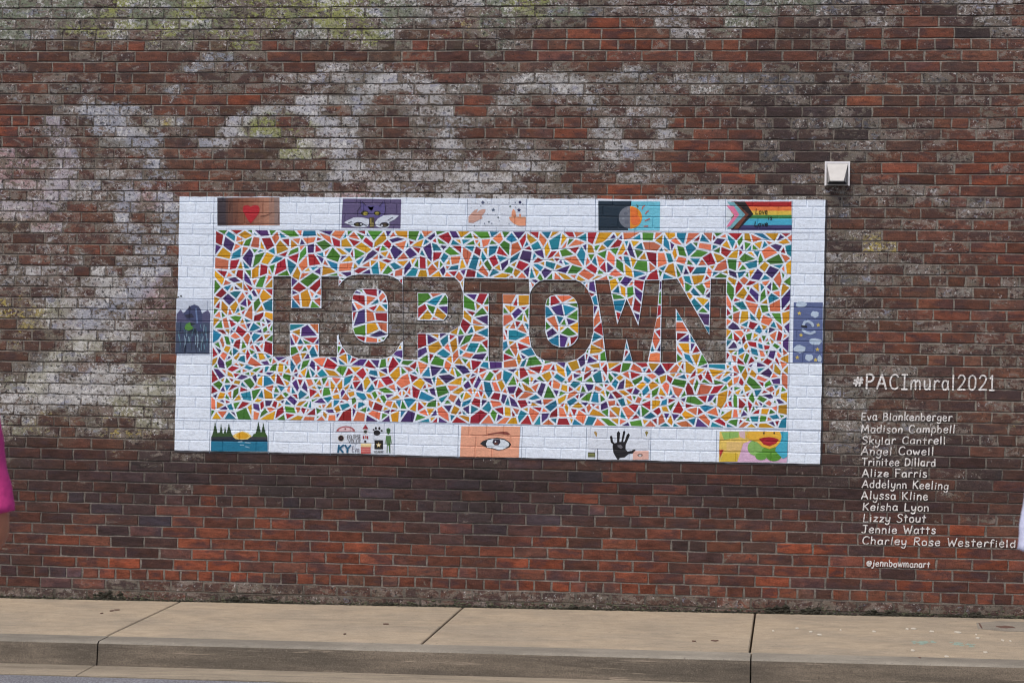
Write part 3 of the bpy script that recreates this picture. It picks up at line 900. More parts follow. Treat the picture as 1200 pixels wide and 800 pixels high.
# 2 cat and eyes
p2 = panel('purple panel with a cat face above two large eyes', [([(402, 233.2), (470.6, 233.6), (469.6, 268.2), (400.6, 267.2)], (94, 84, 122))])
sub('cat_face', [([(422.5, 234.8), (425.5, 238.6), (430, 241.2), (444.5, 241.2), (449, 236.2), (450.8, 235.2), (451.6, 243), (452, 250), (445, 256), (437, 256.6), (426, 254.6), (421, 250), (423.4, 246)], (92, 84, 138))], p2)
sub('cat_mark', [([(431, 242.2), (435, 243), (438.5, 242), (437.4, 246), (435.6, 247.6), (433, 245.4)], (196, 196, 222)), (ell(428, 250.4, 4.6, 3.1), (52, 50, 34)), (ell(442.6, 250.2, 4.2, 2.8), (52, 50, 34)), (ell(428.6, 250.6, 2.8, 1.9), (166, 154, 66)), (ell(442.4, 250.4, 2.4, 1.6), (166, 154, 66)), (rect(433.4, 255, 439, 266.8), (74, 66, 44)), (rect(434.4, 256, 435.8, 266), (150, 136, 74)), (ell(437, 263.4, 1.6, 2.2), (140, 128, 80))], p2)
sub('white_ear', [([(403.6, 261), (408, 258.6), (415, 255.4), (420, 255), (427, 255.6), (433, 257.4), (433, 262), (431, 266.4), (420, 267), (413.4, 265.6), (409.6, 263.4)], (206, 214, 228)), ([(440, 261), (443.5, 256.4), (450, 252.8), (460, 252.2), (468, 252.8), (463, 257.6), (456.4, 260.8), (457.4, 264.4), (454, 267.6), (445, 267.2), (440.6, 265)], (206, 214, 228))], p2, 4.2)
sub('painted_eye', [(ell(420.4, 263.4, 5.4, 2.4), (44, 40, 36)), (ell(450.6, 264, 5.2, 2.7), (44, 40, 36)), (ell(419, 263.4, 1.9, 1.5), (112, 102, 60)), (ell(451.4, 264, 1.9, 1.5), (104, 88, 66)), (ell(423.6, 263.2, 1.3, 1.0), (212, 218, 226)), (ell(448, 264.4, 1.3, 1.1), (212, 218, 226))], p2, 5.4)
line('outline_stroke', [[(422.6, 235), (423.4, 242), (419, 248), (420, 254)], [(451, 235), (452.4, 246), (451, 252)], [(424.4, 236.5), (429.4, 241.2)], [(445, 242), (449.5, 236.2)], [(415.4, 262.4), (419.4, 260.8), (424, 261.2), (428, 264), (431, 266)], [(444.4, 265), (448, 261.6), (453, 261), (456.8, 263.6)], [(409, 261.6), (413, 259.8)], [(455, 258.6), (461, 255)]], (46, 40, 66), .7, p2, 7.4)
# 3 hands and stars
p3 = panel('white panel with two pale hands reaching for dark stars', [(rect(548.4, 233.6, 616.2, 268.4), (217, 225, 237))])
sub('hand', [([(549.4, 261), (549.2, 254), (552.6, 250.2), (556.5, 246), (560.4, 245), (558.4, 249.6), (562.6, 246.2), (566, 245), (569.4, 245.2), (568.8, 248.4), (564.6, 253.4), (566, 255.8), (560.6, 258.4), (555, 261.4)], (202, 160, 146))], p3)
sub('hand', [([(596.6, 255.2), (599.4, 254.4), (599.8, 248.4), (601.6, 244.6), (604, 247), (605.2, 254), (608.4, 253.8), (608.8, 250.4), (610.4, 250.6), (610.8, 254), (616.2, 254.4), (616.2, 264.8), (608, 264.8), (602, 262), (598.2, 258.6)], (228, 156, 122)), (rect(597, 254, 616, 255.1), (150, 112, 84))], p3)
def star(cx, cy, r, n=5, k=.45, a=-pi/2): return [(cx+(r if i % 2 == 0 else r*k)*cos(a+pi*i/n), cy+(r if i % 2 == 0 else r*k)*sin(a+pi*i/n)) for i in range(2*n)]
sub('star', [(star(566.2, 237, 2.5, 4, .55), (70, 80, 112))], p3); sub('star', [(star(578.3, 245.8, 2.7), (88, 104, 128))], p3)
sub('star', [(star(608.3, 246, 2.9), (38, 40, 84))], p3); sub('star', [(ell(609.4, 236.8, 1.7), (34, 36, 78))], p3)
sub('star', [(star(598, 241.6, 1.5, 4, .6), (44, 74, 66))], p3); sub('star', [(star(573.2, 260.2, 1.4, 4, .6), (58, 78, 96))], p3); sub('star', [(star(584, 254.8, 1.3, 4, .6), (60, 70, 78))], p3)
sr = random.Random(4); dots = [(553.4, 236.6), (559.4, 239.2), (571.5, 237), (574.4, 238.6), (589.6, 237.4), (596.6, 237.4), (604, 237), (612.8, 239), (563.8, 241.2), (552.4, 243.6), (604.4, 242.6), (588.6, 250.8), (591.2, 251), (581, 251.4), (571.6, 251), (568.2, 262), (576.6, 262), (556.2, 264.6), (596.8, 262.6), (579.4, 237), (585.4, 259)]
sub('paint_dot', [(ell(x, y, sr.uniform(.4, .8), None, 6), (84, 98, 128)) for x, y in dots], p3)
# 4 moon and sun
p4 = panel('panel split between dark night and light blue day with half moon and half sun', [(rect(701.3, 235.2, 740.2, 269.9), (26, 46, 62)), ([(740.2, 235.6), (773.6, 236), (773.2, 269.8), (736, 269.9), (738, 254)], (108, 194, 216))])
sub('half_moon', [(ell(738.5, 254.6, 13.3, 13.2, 14, pi/2, 3*pi/2), (112, 118, 130)), (ell(733.5, 250, 2.4, 2.0), (92, 98, 112)), (ell(734.6, 260, 2.8, 2.4), (96, 102, 116)), (ell(730.6, 256, 1.4), (132, 138, 148)), (ell(736.4, 244.6, 1.4), (134, 138, 148))], p4)
sub('half_sun', [(ell(738.5, 254.6, 14, 13.4, 14, -pi/2, pi/2), (226, 146, 44)), (ell(739, 249.6, 8.6, 7.4, 10, -pi/2, pi/2), (224, 116, 50)), (ell(744.6, 257.6, 5.6, 6.4), (222, 112, 56)), ([(746, 238.6), (748.8, 241.8), (746.4, 243)], (86, 110, 84))], p4)
for a in ([(752.4, 245), (753.6, 242), (755.6, 240.8)], [(756.4, 250.2), (758.4, 247.8), (760, 246.8)], [(756, 258.6), (759, 257.4), (761.4, 256)], [(754.6, 265.2), (759.4, 264.8)]):
    line('sun_ray', [a], (192, 96, 82), 1.2, p4)
# 5 flag
fx = lambda x, y: (846+x/13.64, 230+y/13.64)
p5 = panel('striped rainbow flag panel with chevrons and handwriting', [])
def fr_(x0, y0, x1, y1, c): return ([fx(x0, y0), fx(x1, y0), fx(x1, y1), fx(x0, y1)], c)
stripes = [(85, 168, (166, 34, 38)), (168, 232, (224, 120, 64)), (232, 298, (218, 186, 74)), (298, 358, (66, 134, 78)), (358, 458, (70, 170, 202)), (458, 540, (66, 62, 112))]
for (a, b, c) in stripes: sub('flag_stripe', [fr_(150, a, 1115, b, c)], p5, 2.2)
sub('chevron', [([fx(190, 88), fx(370, 88), fx(505, 285), fx(270, 525), fx(145, 528), fx(350, 300)], (34, 30, 34))], p5, 3.4)
sub('chevron', [([fx(190, 100), fx(250, 130), fx(430, 290), fx(255, 520), fx(185, 525), fx(340, 300)], (112, 62, 48))], p5, 4.0)
sub('chevron', [([fx(80, 88), fx(190, 92), fx(375, 295), fx(160, 515), fx(80, 525), fx(270, 300)], (116, 172, 184))], p5, 4.6)
sub('chevron', [([fx(75, 150), fx(190, 160), fx(280, 295), fx(130, 480), fx(70, 490), fx(200, 305)], (224, 122, 158))], p5, 5.2)
sub('chevron', [([fx(75, 180), fx(190, 300), fx(72, 430)], (214, 224, 232))], p5, 5.8)
# 6 dark horned creature over reeds
gx = lambda x, y: (200+x/10.67, 345+y/10.67)
p6 = panel('dark blue panel of a curled creature above hanging reeds', [([gx(75, 60), gx(505, 65), gx(495, 750), gx(65, 745)], (196, 206, 222)), ([gx(80, 250), gx(130, 190), gx(160, 235), gx(200, 215), gx(400, 240), gx(470, 195), gx(500, 250), gx(490, 748), gx(66, 745)], (84, 84, 118)), ([gx(74, 350), gx(492, 350), gx(488, 748), gx(66, 745)], (66, 78, 104))])
sub('creature', [([gx(165, 250), gx(200, 200), gx(250, 150), gx(300, 130), gx(350, 150), gx(385, 200), gx(400, 270), gx(395, 380), gx(410, 470), gx(330, 470), gx(320, 350), gx(270, 330), gx(200, 310)], (64, 72, 108)), ([gx(220, 200), gx(235, 140), gx(262, 185)], (44, 46, 72)), ([gx(180, 262), gx(270, 240), gx(300, 290), gx(210, 300)], (44, 46, 68)), ([gx(310, 180), gx(330, 175), gx(350, 360), gx(330, 360)], (104, 124, 166))], p6)
sub('green_leaf', [([gx(175, 430), gx(200, 370), gx(250, 345), gx(270, 400), gx(300, 420), gx(240, 460)], (84, 140, 62)), ([gx(250, 350), gx(320, 370), gx(260, 390)], (34, 44, 50)), ([gx(220, 462), gx(290, 425), gx(330, 430), gx(320, 470)], (40, 50, 66))], p6)
reeds = MB(); rr = random.Random(3)
for _ in range(46):
    x = rr.uniform(85, 480); y = rr.uniform(370, 640); c = rr.choice([(98, 134, 152), (74, 108, 134), (134, 158, 178), (44, 50, 70), (54, 84, 104), (60, 60, 96)])
    stroke(reeds, [gx(x, y), gx(x+rr.uniform(-14, 14), y+rr.uniform(50, 110))], rr.uniform(.6, 1.3), 5.2, lin(c))
stroke(reeds, [gx(75, 478), gx(490, 480)], .7, 6, lin((34, 40, 56))); stroke(reeds, [gx(75, 600), gx(490, 602)], .6, 6, lin((40, 46, 62)))
o = reeds.build('reeds', M_PAINT, None, attr=True); o.parent = p6; o.location = -(Vector(p6.location)+Vector(mural.location)); o['kind'] = 'stuff'
line('smudge', [[gx(98, 36), gx(106, 38)], [gx(128, 22), gx(142, 30)]], (28, 28, 34), 1.4, p6)
# 7 night sky clouds
hx_ = lambda x, y: (922+x/9.76, 348+y/9.76)
p7 = panel('slate blue panel of clouds, crescent moon and yellow stars', [([hx_(80, 62), hx_(412, 62), hx_(408, 750), hx_(66, 752)], (92, 106, 150))])
def cloud(cx, cy, w, h, sd):
    r = random.Random(sd); return [hx_(cx+w*cos(t*pi/6)*r.uniform(.85, 1.12), cy+h*sin(t*pi/6)*r.uniform(.8, 1.15)) for t in range(12)]
for i, (cx, cy, w, h) in enumerate(((165, 88, 62, 34), (322, 197, 46, 38), (328, 505, 74, 42), (150, 592, 70, 46), (255, 690, 50, 40), (375, 700, 24, 40))):
    sub('cloud', [(cloud(cx, cy, w, h, i), (182, 200, 220))], p7)
for (x, y) in ((145, 186), (360, 318), (162, 432), (350, 596), (120, 690), (330, 716)):
    q = hx_(x, y); sub('star', [(star(q[0], q[1], 2.7), (206, 184, 96))], p7)
line('crescent_moon', [[hx_(190, 320), hx_(205, 285), hx_(245, 275), hx_(290, 300), hx_(300, 330)], [hx_(180, 370), hx_(215, 400), hx_(270, 415), hx_(320, 395)]], (176, 194, 216), 3.0, p7)
line('moon_eye', [[hx_(170, 330), hx_(228, 336)]], (30, 28, 34), 1.9, p7, 6)
# 8 lake
lx = lambda x, y: (244+x/15.79, 490+y/15.79)
p8 = panel('lake panel with dark pine trees and a yellow setting sun', [([lx(65, 330), lx(1105, 345), lx(1105, 440), lx(62, 430)], (34, 56, 78)), ([lx(62, 420), lx(1108, 430), lx(1108, 612), lx(58, 603)], (24, 114, 148))])
sub('setting_sun', [([lx(455, 325), lx(520, 275), lx(640, 235), lx(750, 270), lx(815, 330), lx(740, 385), (284.5, 514.8), lx(520, 380)], (232, 202, 120)), ([lx(515, 320), lx(570, 270), lx(640, 250), lx(720, 280), lx(770, 330), lx(700, 375), lx(580, 375)], (214, 160, 34))], p8, 3.6)
def pine(x, y0, y1, w):
    pts_ = [lx(x, y0)]; m = 5
    for i in range(m):
        pts_ += [lx(x+w*(i+1)/m, lerp(y0, y1, (i+.9)/m)), lx(x+w*(i+.55)/m, lerp(y0, y1, (i+1)/m))]
    for i in range(m-1, -1, -1):
        pts_ += [lx(x-w*(i+.55)/m, lerp(y0, y1, (i+1)/m)), lx(x-w*(i+1)/m, lerp(y0, y1, (i+.9)/m))]
    return pts_
for (x, y0, w) in ((135, 60, 58), (245, 90, 42), (318, 140, 36), (390, 90, 62), (938, 60, 66), (1030, 85, 58)):
    sub('pine_tree', [(pine(x, y0, 335, w), (44, 70, 42))], p8, 4.2)
sub('bush', [([lx(70, 340), lx(90, 280), lx(200, 260), lx(300, 270), lx(430, 260), lx(470, 330), lx(440, 345)], (52, 80, 42)), ([lx(820, 340), lx(850, 290), lx(950, 260), lx(1060, 265), lx(1102, 320), lx(1100, 355)], (56, 88, 38)), ([lx(65, 340), lx(470, 335), lx(470, 385), lx(65, 390)], (44, 48, 62)), ([lx(790, 345), lx(1104, 345), lx(1104, 395), lx(790, 390)], (58, 60, 70))], p8, 5.0)
line('water_glint', [[lx(560, 432), lx(640, 428)], [lx(690, 445), lx(790, 455)], [lx(600, 490), lx(670, 492)], [lx(700, 520), lx(770, 540)]], (150, 184, 206), .9, p8, 4.0)
# 9 town emblems
ex = lambda x, y: (384+x/14.286, 492+y/14.286)
p9 = panel('white panel crowded with small emblems, a paw, a star and a green figure', [(rect(389.4, 496.6, 461.6, 530.6), (217, 225, 237))])
sub('arched_dome', [([ex(150, 192)]+[ex(310+158*cos(t), 192-92*sin(t)) for t in [pi-i*pi/10 for i in range(11)]], (166, 94, 100)), ([ex(185, 184)]+[ex(310+120*cos(t), 184-62*sin(t)) for t in [pi-i*pi/8 for i in range(9)]], (222, 196, 202)), (ell(*ex(305, 150), 1.1, 1.1), (120, 60, 66))], p9)
sub('clock_tower', [([ex(590, 152), ex(638, 75), ex(690, 152)], (156, 46, 60)), (rect(*ex(606, 155), *ex(678, 235)), (206, 208, 212)), (ell(*ex(640, 198), 1.9), (58, 66, 58)), (rect(*ex(596, 268), *ex(620, 318)), (150, 44, 56)), (rect(*ex(632, 262), *ex(652, 310)), (206, 120, 96)), (rect(*ex(660, 268), *ex(686, 318)), (150, 44, 56)), (rect(*ex(618, 345), *ex(652, 380)), (44, 40, 50))], p9)
sub('brick_base', [(rect(*ex(560, 400), *ex(735, 455)), (226, 204, 152)), (rect(*ex(560, 455), *ex(725, 568)), (194, 96, 94)), (rect(*ex(560, 485), *ex(725, 492)), (222, 160, 156)), (rect(*ex(560, 525), *ex(725, 532)), (222, 160, 156))], p9)
sub('eclipsed_sun', [(star(*ex(230, 305), 4.3, 10, .8), (196, 184, 176)), (ell(*ex(230, 305), 3.2), (38, 30, 34)), (ell(*ex(232, 302), 1.0), (92, 44, 40))], p9)
sub('paw_print', [(ell(*ex(832, 215), 4.0, 3.3), (26, 24, 32)), (ell(*ex(778, 163), 1.2, 1.0), (26, 24, 32)), (ell(*ex(815, 138), 1.2, 1.7), (26, 24, 32)), (ell(*ex(874, 140), 1.3, 1.8), (26, 24, 32)), (ell(*ex(912, 178), 1.3, 1.1), (26, 24, 32))], p9)
sub('star_badge', [(rect(*ex(788, 338), *ex(932, 492)), (30, 26, 26)), (star(*ex(858, 420), 3.3), (214, 190, 120)), (star(*ex(858, 420), 2.0), (238, 232, 214))], p9)
sub('green_figure', [([ex(990, 150), ex(1025, 130), ex(1060, 150), ex(1058, 195), ex(1030, 240), ex(1015, 240), ex(995, 200)], (66, 110, 62)), ([ex(1002, 165), ex(1050, 165), ex(1045, 185), ex(1005, 185)], (34, 48, 38)), ([ex(985, 262), ex(1065, 262), ex(1078, 380), ex(1062, 412), ex(1058, 330), ex(1052, 420), ex(1054, 548), ex(1038, 548), ex(1028, 430), ex(1010, 430), ex(1008, 552), ex(992, 552), ex(1000, 400), ex(992, 330), ex(990, 415), ex(973, 385)], (84, 124, 76))], p9)
# 10 eye
yx = lambda x, y: (534+x/14.286, 494+y/14.286)
p10 = panel('salmon pink panel with one big painted eye and eyebrow', [([yx(98, 75), yx(1085, 75), yx(1060, 598), yx(75, 588)], (226, 164, 136))])
sub('eyebrow', [([yx(440, 238), yx(560, 195), yx(700, 172), yx(800, 160), yx(870, 168), yx(918, 205), yx(880, 218), yx(820, 205), yx(700, 195), yx(560, 215)], (128, 66, 58))], p10)
sub('eye_white', [([yx(410, 365), yx(460, 320), yx(560, 278), yx(700, 262), yx(820, 280), yx(900, 330), yx(935, 375), yx(900, 425), yx(800, 465), yx(720, 480), yx(640, 455), yx(520, 430)], (40, 42, 46)), ([yx(512, 365), yx(540, 305), yx(620, 284), yx(720, 282), yx(820, 300), yx(890, 345), yx(905, 380), yx(880, 415), yx(790, 460), yx(720, 470), yx(640, 440), yx(530, 425)], (214, 224, 234))], p10)
sub('iris', [([yx(618, 345), yx(640, 288), yx(740, 284), yx(756, 340), yx(720, 390), yx(660, 390)], (52, 46, 62)), (ell(*yx(680, 360), 2.2, 1.8), (92, 56, 50)), (ell(*yx(672, 328), .9), (214, 220, 230))], p10, 5.2)
# 11 black hand
kx = lambda x, y: (684+x/14.286, 496+y/14.286)
p11 = panel('white panel with a black handprint and tiny emblems', [(rect(689, 501.4, 761.6, 538), (217, 225, 237))])
sub('handprint', [([kx(570, 600), kx(545, 560), kx(500, 480), kx(485, 380), kx(492, 340), kx(455, 310), kx(440, 215), kx(460, 190), kx(482, 220), kx(490, 290), kx(520, 325), kx(560, 310), kx(556, 150), kx(585, 118), kx(610, 150), kx(598, 300), kx(632, 300), kx(660, 130), kx(682, 112), kx(698, 135), kx(660, 300), kx(682, 300), kx(725, 180), kx(755, 155), kx(775, 185), kx(740, 270), kx(706, 350), kx(704, 430), kx(740, 462), kx(800, 455), kx(850, 428), kx(872, 445), kx(820, 500), kx(760, 505), kx(690, 562), kx(610, 570), kx(590, 600)], (26, 24, 30)), ([kx(560, 360), kx(620, 345), kx(660, 390), kx(630, 420), kx(590, 395)], (112, 110, 118))], p11)
sub('tiny_portrait', [(rect(*kx(828, 455), *kx(1090, 605)), (222, 178, 166)), (ell(*kx(948, 530), 3.2, 1.9), (118, 96, 92)), (ell(*kx(948, 535), 1.7, 1.2), (206, 206, 208))], p11)
sub('tiny_emblem', [([kx(170, 140), kx(200, 125), kx(228, 150), kx(222, 215), kx(205, 205)], (168, 140, 84))], p11); sub('tiny_emblem', [([kx(1025, 140), kx(1055, 120), kx(1085, 145), kx(1062, 180), kx(1055, 218), kx(1042, 180)], (140, 128, 66))], p11)
sub('tiny_emblem', [(rect(*kx(75, 478), *kx(192, 558)), (122, 128, 74)), (rect(*kx(75, 478), *kx(192, 495)), (74, 74, 66)), (rect(*kx(75, 530), *kx(192, 540)), (90, 92, 80))], p11)
line('thin_pole', [[kx(238, 420), kx(238, 600)]], (52, 56, 78), .8, p11)
# 12 smiling yellow face
zx = lambda x, y: (838+x/13.333, 500+y/13.333)
p12 = panel('pastel panel of blurred colours with a yellow face with red lips', [([zx(70, 70), zx(1140, 72), zx(1120, 560), zx(60, 545)], (214, 176, 206)), ([zx(70, 70), zx(700, 72), zx(560, 215), zx(440, 260), zx(350, 540), zx(60, 545)], (222, 192, 98)), ([zx(95, 80), zx(370, 75), zx(370, 165), zx(140, 200)], (142, 184, 98)), ([zx(370, 72), zx(470, 72), zx(470, 190), zx(390, 160)], (214, 184, 190)), ([zx(180, 230), zx(440, 235), zx(400, 370), zx(180, 380)], (222, 188, 120)), ([zx(130, 400), zx(350, 410), zx(345, 540), zx(90, 543)], (212, 182, 62)), ([zx(1010, 75), zx(1140, 75), zx(1125, 470), zx(1060, 500), zx(940, 380)], (66, 168, 196))])
sub('green_collar', [(ell(*zx(640, 330), 10, 9.4), (132, 178, 98)), (ell(*zx(720, 460), 7, 4.6), (98, 158, 64)), (ell(*zx(920, 460), 9, 6), (84, 142, 44)), (ell(*zx(860, 380), 10, 5.4), (92, 148, 52))], p12)
sub('yellow_face', [([zx(540, 75), zx(1015, 75), zx(1040, 150), zx(1020, 240), zx(960, 310), zx(850, 350), zx(740, 315), zx(660, 240), zx(560, 210), zx(480, 150)], (228, 178, 62))], p12, 6.2)
sub('lips', [([zx(685, 190), zx(760, 168), zx(850, 160), zx(930, 172), zx(1000, 200), zx(950, 265), zx(850, 305), zx(760, 280)], (164, 30, 44))], p12, 7.0)
sub('painted_eye', [(ell(*zx(765, 100), .9, 1.5), (34, 30, 30)), (ell(*zx(925, 98), .9, 1.4), (34, 30, 30))], p12, 7.2)
sub('red_corner', [([zx(65, 360), zx(135, 355), zx(75, 480)], (176, 50, 50))], p12, 6.0)

# ------------------------------------------------------------------ brush lettering: own stroke alphabet
G = {}
def g(ch, w, *st): G[ch] = (w, [[tuple(map(float, p.split(','))) for p in s.replace('~', '').split()] for s in st], [s.startswith('~') for s in st])
g('#', 7, '2,.5 3.4,8.5', '4.6,.5 6,8.5', '.3,3.2 6.6,3.6', '.8,5.8 7,6.2')
g('P', 6, '.8,0 .8,10', '~.8,9.8 3.4,10 5.4,8.6 5.2,6.4 3.2,5 .8,5')
g('A', 7, '.2,0 3.6,10 6.8,0', '1.4,3.6 5.6,3.6')
g('C', 6.6, '~6.2,8.4 5,9.8 3,9.9 1.2,8 .7,5 1.3,1.8 3,.2 5,.3 6.3,1.6')
g('I', 4.6, '2.3,0 2.3,10', '.4,10 4.3,10', '.4,0 4.3,0')
g('E', 5.6, '.8,0 .8,10', '.8,10 5.2,9.8', '.8,5.2 4.4,5.2', '.8,0 5.4,.2')
g('B', 6, '.8,0 .8,10', '~.8,9.9 3.6,9.8 4.8,8 3.8,5.8 .8,5.3', '~.8,5.3 4.4,5.2 5.6,2.8 4.2,.3 .8,0')
g('M', 8.4, '.4,0 1.4,10 4.2,3 7,10 8,0')
g('S', 5.8, '~5.4,8.4 4,9.9 1.8,9.6 .9,7.6 2.4,5.6 4.4,4.4 5.3,2.4 4,.3 2,0 .4,1.4')
g('D', 6.4, '.8,0 .8,10', '~.8,10 3.6,9.6 5.8,7.4 5.9,3.6 4,.5 .8,0')
g('T', 6, '3,0 3,10', '.1,10 6,9.8')
g('F', 5.2, '.9,0 .9,10', '.6,10 5.2,9.8', '.9,5.3 4.2,5.3')
g('K', 6.2, '.8,0 .8,10', '5.6,10 .9,4.6', '2,5.6 6,0')
g('L', 5.6, '.8,10 .8,0', '.8,0 5.4,.3')
g('J', 5.6, '~3.8,10 3.8,4 3.2,.6 1.6,-.2 .3,1.2', '1.2,10 5.8,9.9')
g('W', 8.6, '.2,10 2.2,0 4.3,7 6.4,0 8.4,10')
g('R', 6.2, '.8,0 .8,10', '~.8,9.8 3.6,10 5.2,8.2 4.4,5.8 .8,5', '2.4,5.2 6,0')
g('V', 6.2, '.2,10 3.1,0 6,10')
g('Y', 6.2, '.2,10 3.1,5 3.1,0', '6,10 3.1,5')
g('U', 6.2, '~.6,10 .6,4 1.6,.6 3.4,0 5.2,1.2 5.5,4 5.5,10')
g('2', 5.6, '~.5,8 1.6,9.8 3.6,9.9 5,8.2 4.4,5.6 2.4,2.6 .3,.2', '.3,.2 5.5,.2')
g('0', 5.8, '~2.9,10 1,8.6 .5,5 1,1.4 2.9,0 4.8,1.4 5.3,5 4.8,8.6 2.9,10')
g('1', 3.6, '.4,8 1.9,10 1.9,0', '.2,0 3.5,0')
g('7', 5, '.3,10 5,10 1.8,0')
g('.', 2, '.8,.2 1.2,.2')
g('a', 5.2, '~4.4,4.8 3,6.2 1.2,5.6 .5,3 1.3,.4 3,.2 4.4,2', '~4.5,6.2 4.4,2.6 5,.1')
g('b', 5, '.7,10 .7,0', '~.7,4 2,6.2 4,5.6 4.6,3 3.6,.4 2,0 .7,1.4')
g('d', 5.2, '4.5,10 4.5,0', '~4.5,4.6 3,6.2 1.2,5.4 .5,3 1.4,.3 3,.2 4.5,1.8')
g('e', 5, '~.6,3.3 4.4,3.8 3.8,6 2.2,6.3 .7,4.6 .6,2 1.8,.1 3.4,.1 4.6,1.4')
g('f', 3.8, '~3.8,9.2 2.8,10 1.6,8.8 1.5,5 1.5,0', '.1,5.8 3.4,5.8')
g('g', 5.2, '~4.4,5 3,6.2 1.2,5.4 .5,3.2 1.4,.8 3,.6 4.4,2.2', '~4.6,6.2 4.6,0 3.8,-3 2,-3.4 .4,-2.2')
g('h', 5, '.7,10 .7,0', '~.7,4 2.2,6.2 4,5.4 4.3,3 4.3,0')
g('i', 2.2, '1,6.2 1,0', '1,8.2 1.2,8.8')
g('j', 2.6, '~1.6,6.2 1.6,0 1,-2.8 -.6,-3', '1.6,8.2 1.8,8.8')
g('k', 4.8, '.7,10 .7,0', '4.4,6.2 .8,2.6', '1.8,3.4 4.6,0')
g('l', 2.2, '1,10 1,0')
g('m', 7.6, '.7,6.2 .7,0', '~.7,4 2.2,6.2 3.6,5.4 3.8,0', '~3.8,4 5.2,6.2 6.6,5.4 6.9,0')
g('n', 5, '.7,6.2 .7,0', '~.7,4 2.2,6.2 4,5.4 4.3,3 4.3,0')
g('o', 5, '~2.5,6.2 .8,5.2 .5,3 1.2,.6 2.6,0 4.2,.9 4.6,3.2 4,5.4 2.5,6.2')
g('p', 5, '.7,6.2 .7,-3.2', '~.7,4.2 2,6.2 4,5.6 4.6,3.2 3.6,.6 2,.2 .7,1.6')
g('r', 4, '.8,6.2 .8,0', '~.8,3.8 1.9,5.8 3.2,6.2 4,5.4')
g('s', 4.4, '~4,5.2 2.8,6.3 1.2,5.8 .9,4.4 2.4,3.2 3.9,2 3.4,.3 1.8,-.1 .4,1')
g('t', 4, '1.9,8.8 1.9,0', '.2,6.2 3.8,6.2')
g('u', 5, '~.6,6.2 .7,1.6 1.8,.1 3.4,.6 4.3,2.4', '4.4,6.2 4.5,0')
g('v', 4.6, '.2,6.2 2.3,0 4.4,6.2')
g('w', 6.6, '.2,6.2 1.7,0 3.3,4.6 4.9,0 6.4,6.2')
g('y', 4.8, '~.5,6.2 .8,2.2 2.2,1 4.2,2.4', '~4.4,6.2 4.2,0 3.2,-3 1.6,-3.4 .3,-2.4')
g('z', 4.6, '.4,6.2 4.2,6 .3,.2 4.5,.3')
g('@', 7.6, '~5,4.8 3.6,5.8 2.4,4.4 2.8,2.8 4.2,2.8 5.1,4.4', '~5.2,5.8 5,3 6.4,2.8 7,4.8 6,7.6 3.6,8 1.2,6.4 .7,3.6 1.8,1 4,.2 6,.8')
g('"', 3, '1,10 1,8', '2,10 2,8')
g(' ', 3.6)
def crom(p, n=4):
    out = []
    for i in range(len(p)-1):
        a = p[max(0, i-1)]; b = p[i]; c = p[i+1]; d = p[min(len(p)-1, i+2)]
        for k in range(n):
            t = k/n
            out.append(tuple(.5*(2*b[q]+(c[q]-a[q])*t+(2*a[q]-5*b[q]+4*c[q]-d[q])*t*t+(3*b[q]-a[q]-3*c[q]+d[q])*t**3) for q in (0, 1)))
    return out+[p[-1]]
def width(txt, sp): return sum(G[c][0]+sp for c in txt)-sp
def write(mb, txt, x0, x1, yb0, yb1, cap, w, col, seed, sp=1.7, n=3, layer=3.0):
    """hand lettering between two baseline ends given in photo pixels"""
    r = random.Random(seed); tw = width(txt, sp); kx_ = (x1-x0)/tw; x = 0
    for ch in txt:
        gw, sts, sm = G[ch]; jy = r.uniform(-.35, .35); js = r.uniform(.93, 1.07); jl = r.uniform(-.05, .05)
        for st, s_ in zip(sts, sm):
            q = crom(st, n) if s_ else st
            out = []
            for (a, b) in q:
                xx = x0+(x+a+b*(.06+jl))*kx_; t = (xx-x0)/(x1-x0)
                out.append((xx, lerp(yb0, yb1, t)-(b*js+jy)*cap/10))
            stroke(mb, out, w*r.uniform(.88, 1.15), layer, col)
        x += gw+sp
    return mb
WL = lin((224, 222, 220))
def lettering(name, mats, *args, **kw):
    mb = write(MB(), *args, **kw); return mb.build(name, mats, None, attr=True)
# hashtag title: every letter is a part
title = empty('painted_title', 'large white hand lettered hashtag line on the bricks right of the mural', 'painted lettering', (*W(1082, 448)[:1], 0, W(1082, 448)[1]))
txt = '#PACImural2021'; tw = width(txt, 1.9); x = 0; tr_ = random.Random(5)
for ch in txt:
    gw, sts, sm = G[ch]; mb = MB(); k_ = (1165-999.5)/tw
    for rep in range(1):
        for st, s_ in zip(sts, sm):
            q = crom(st, 4) if s_ else st
            out = [(999.5+(x+a)*k_+b*.06, lerp(455.2, 457.3, (x+a)/tw)-b*1.72*(.78 if ch == '#' else 1)-(2.2 if ch == '#' else 0)) for a, b in q]
            stroke(mb, out, 1.9 if ch not in '#PA' else 2.3, 3.2, WL)
    o = mb.build('letter', M_LET, None, attr=True); kid(o, title); x += gw+1.9
names = empty('painted_name_list', 'column of twelve small white hand lettered names under the hashtag', 'painted lettering', (W(1060, 640)[0], 0, W(1060, 640)[1]))
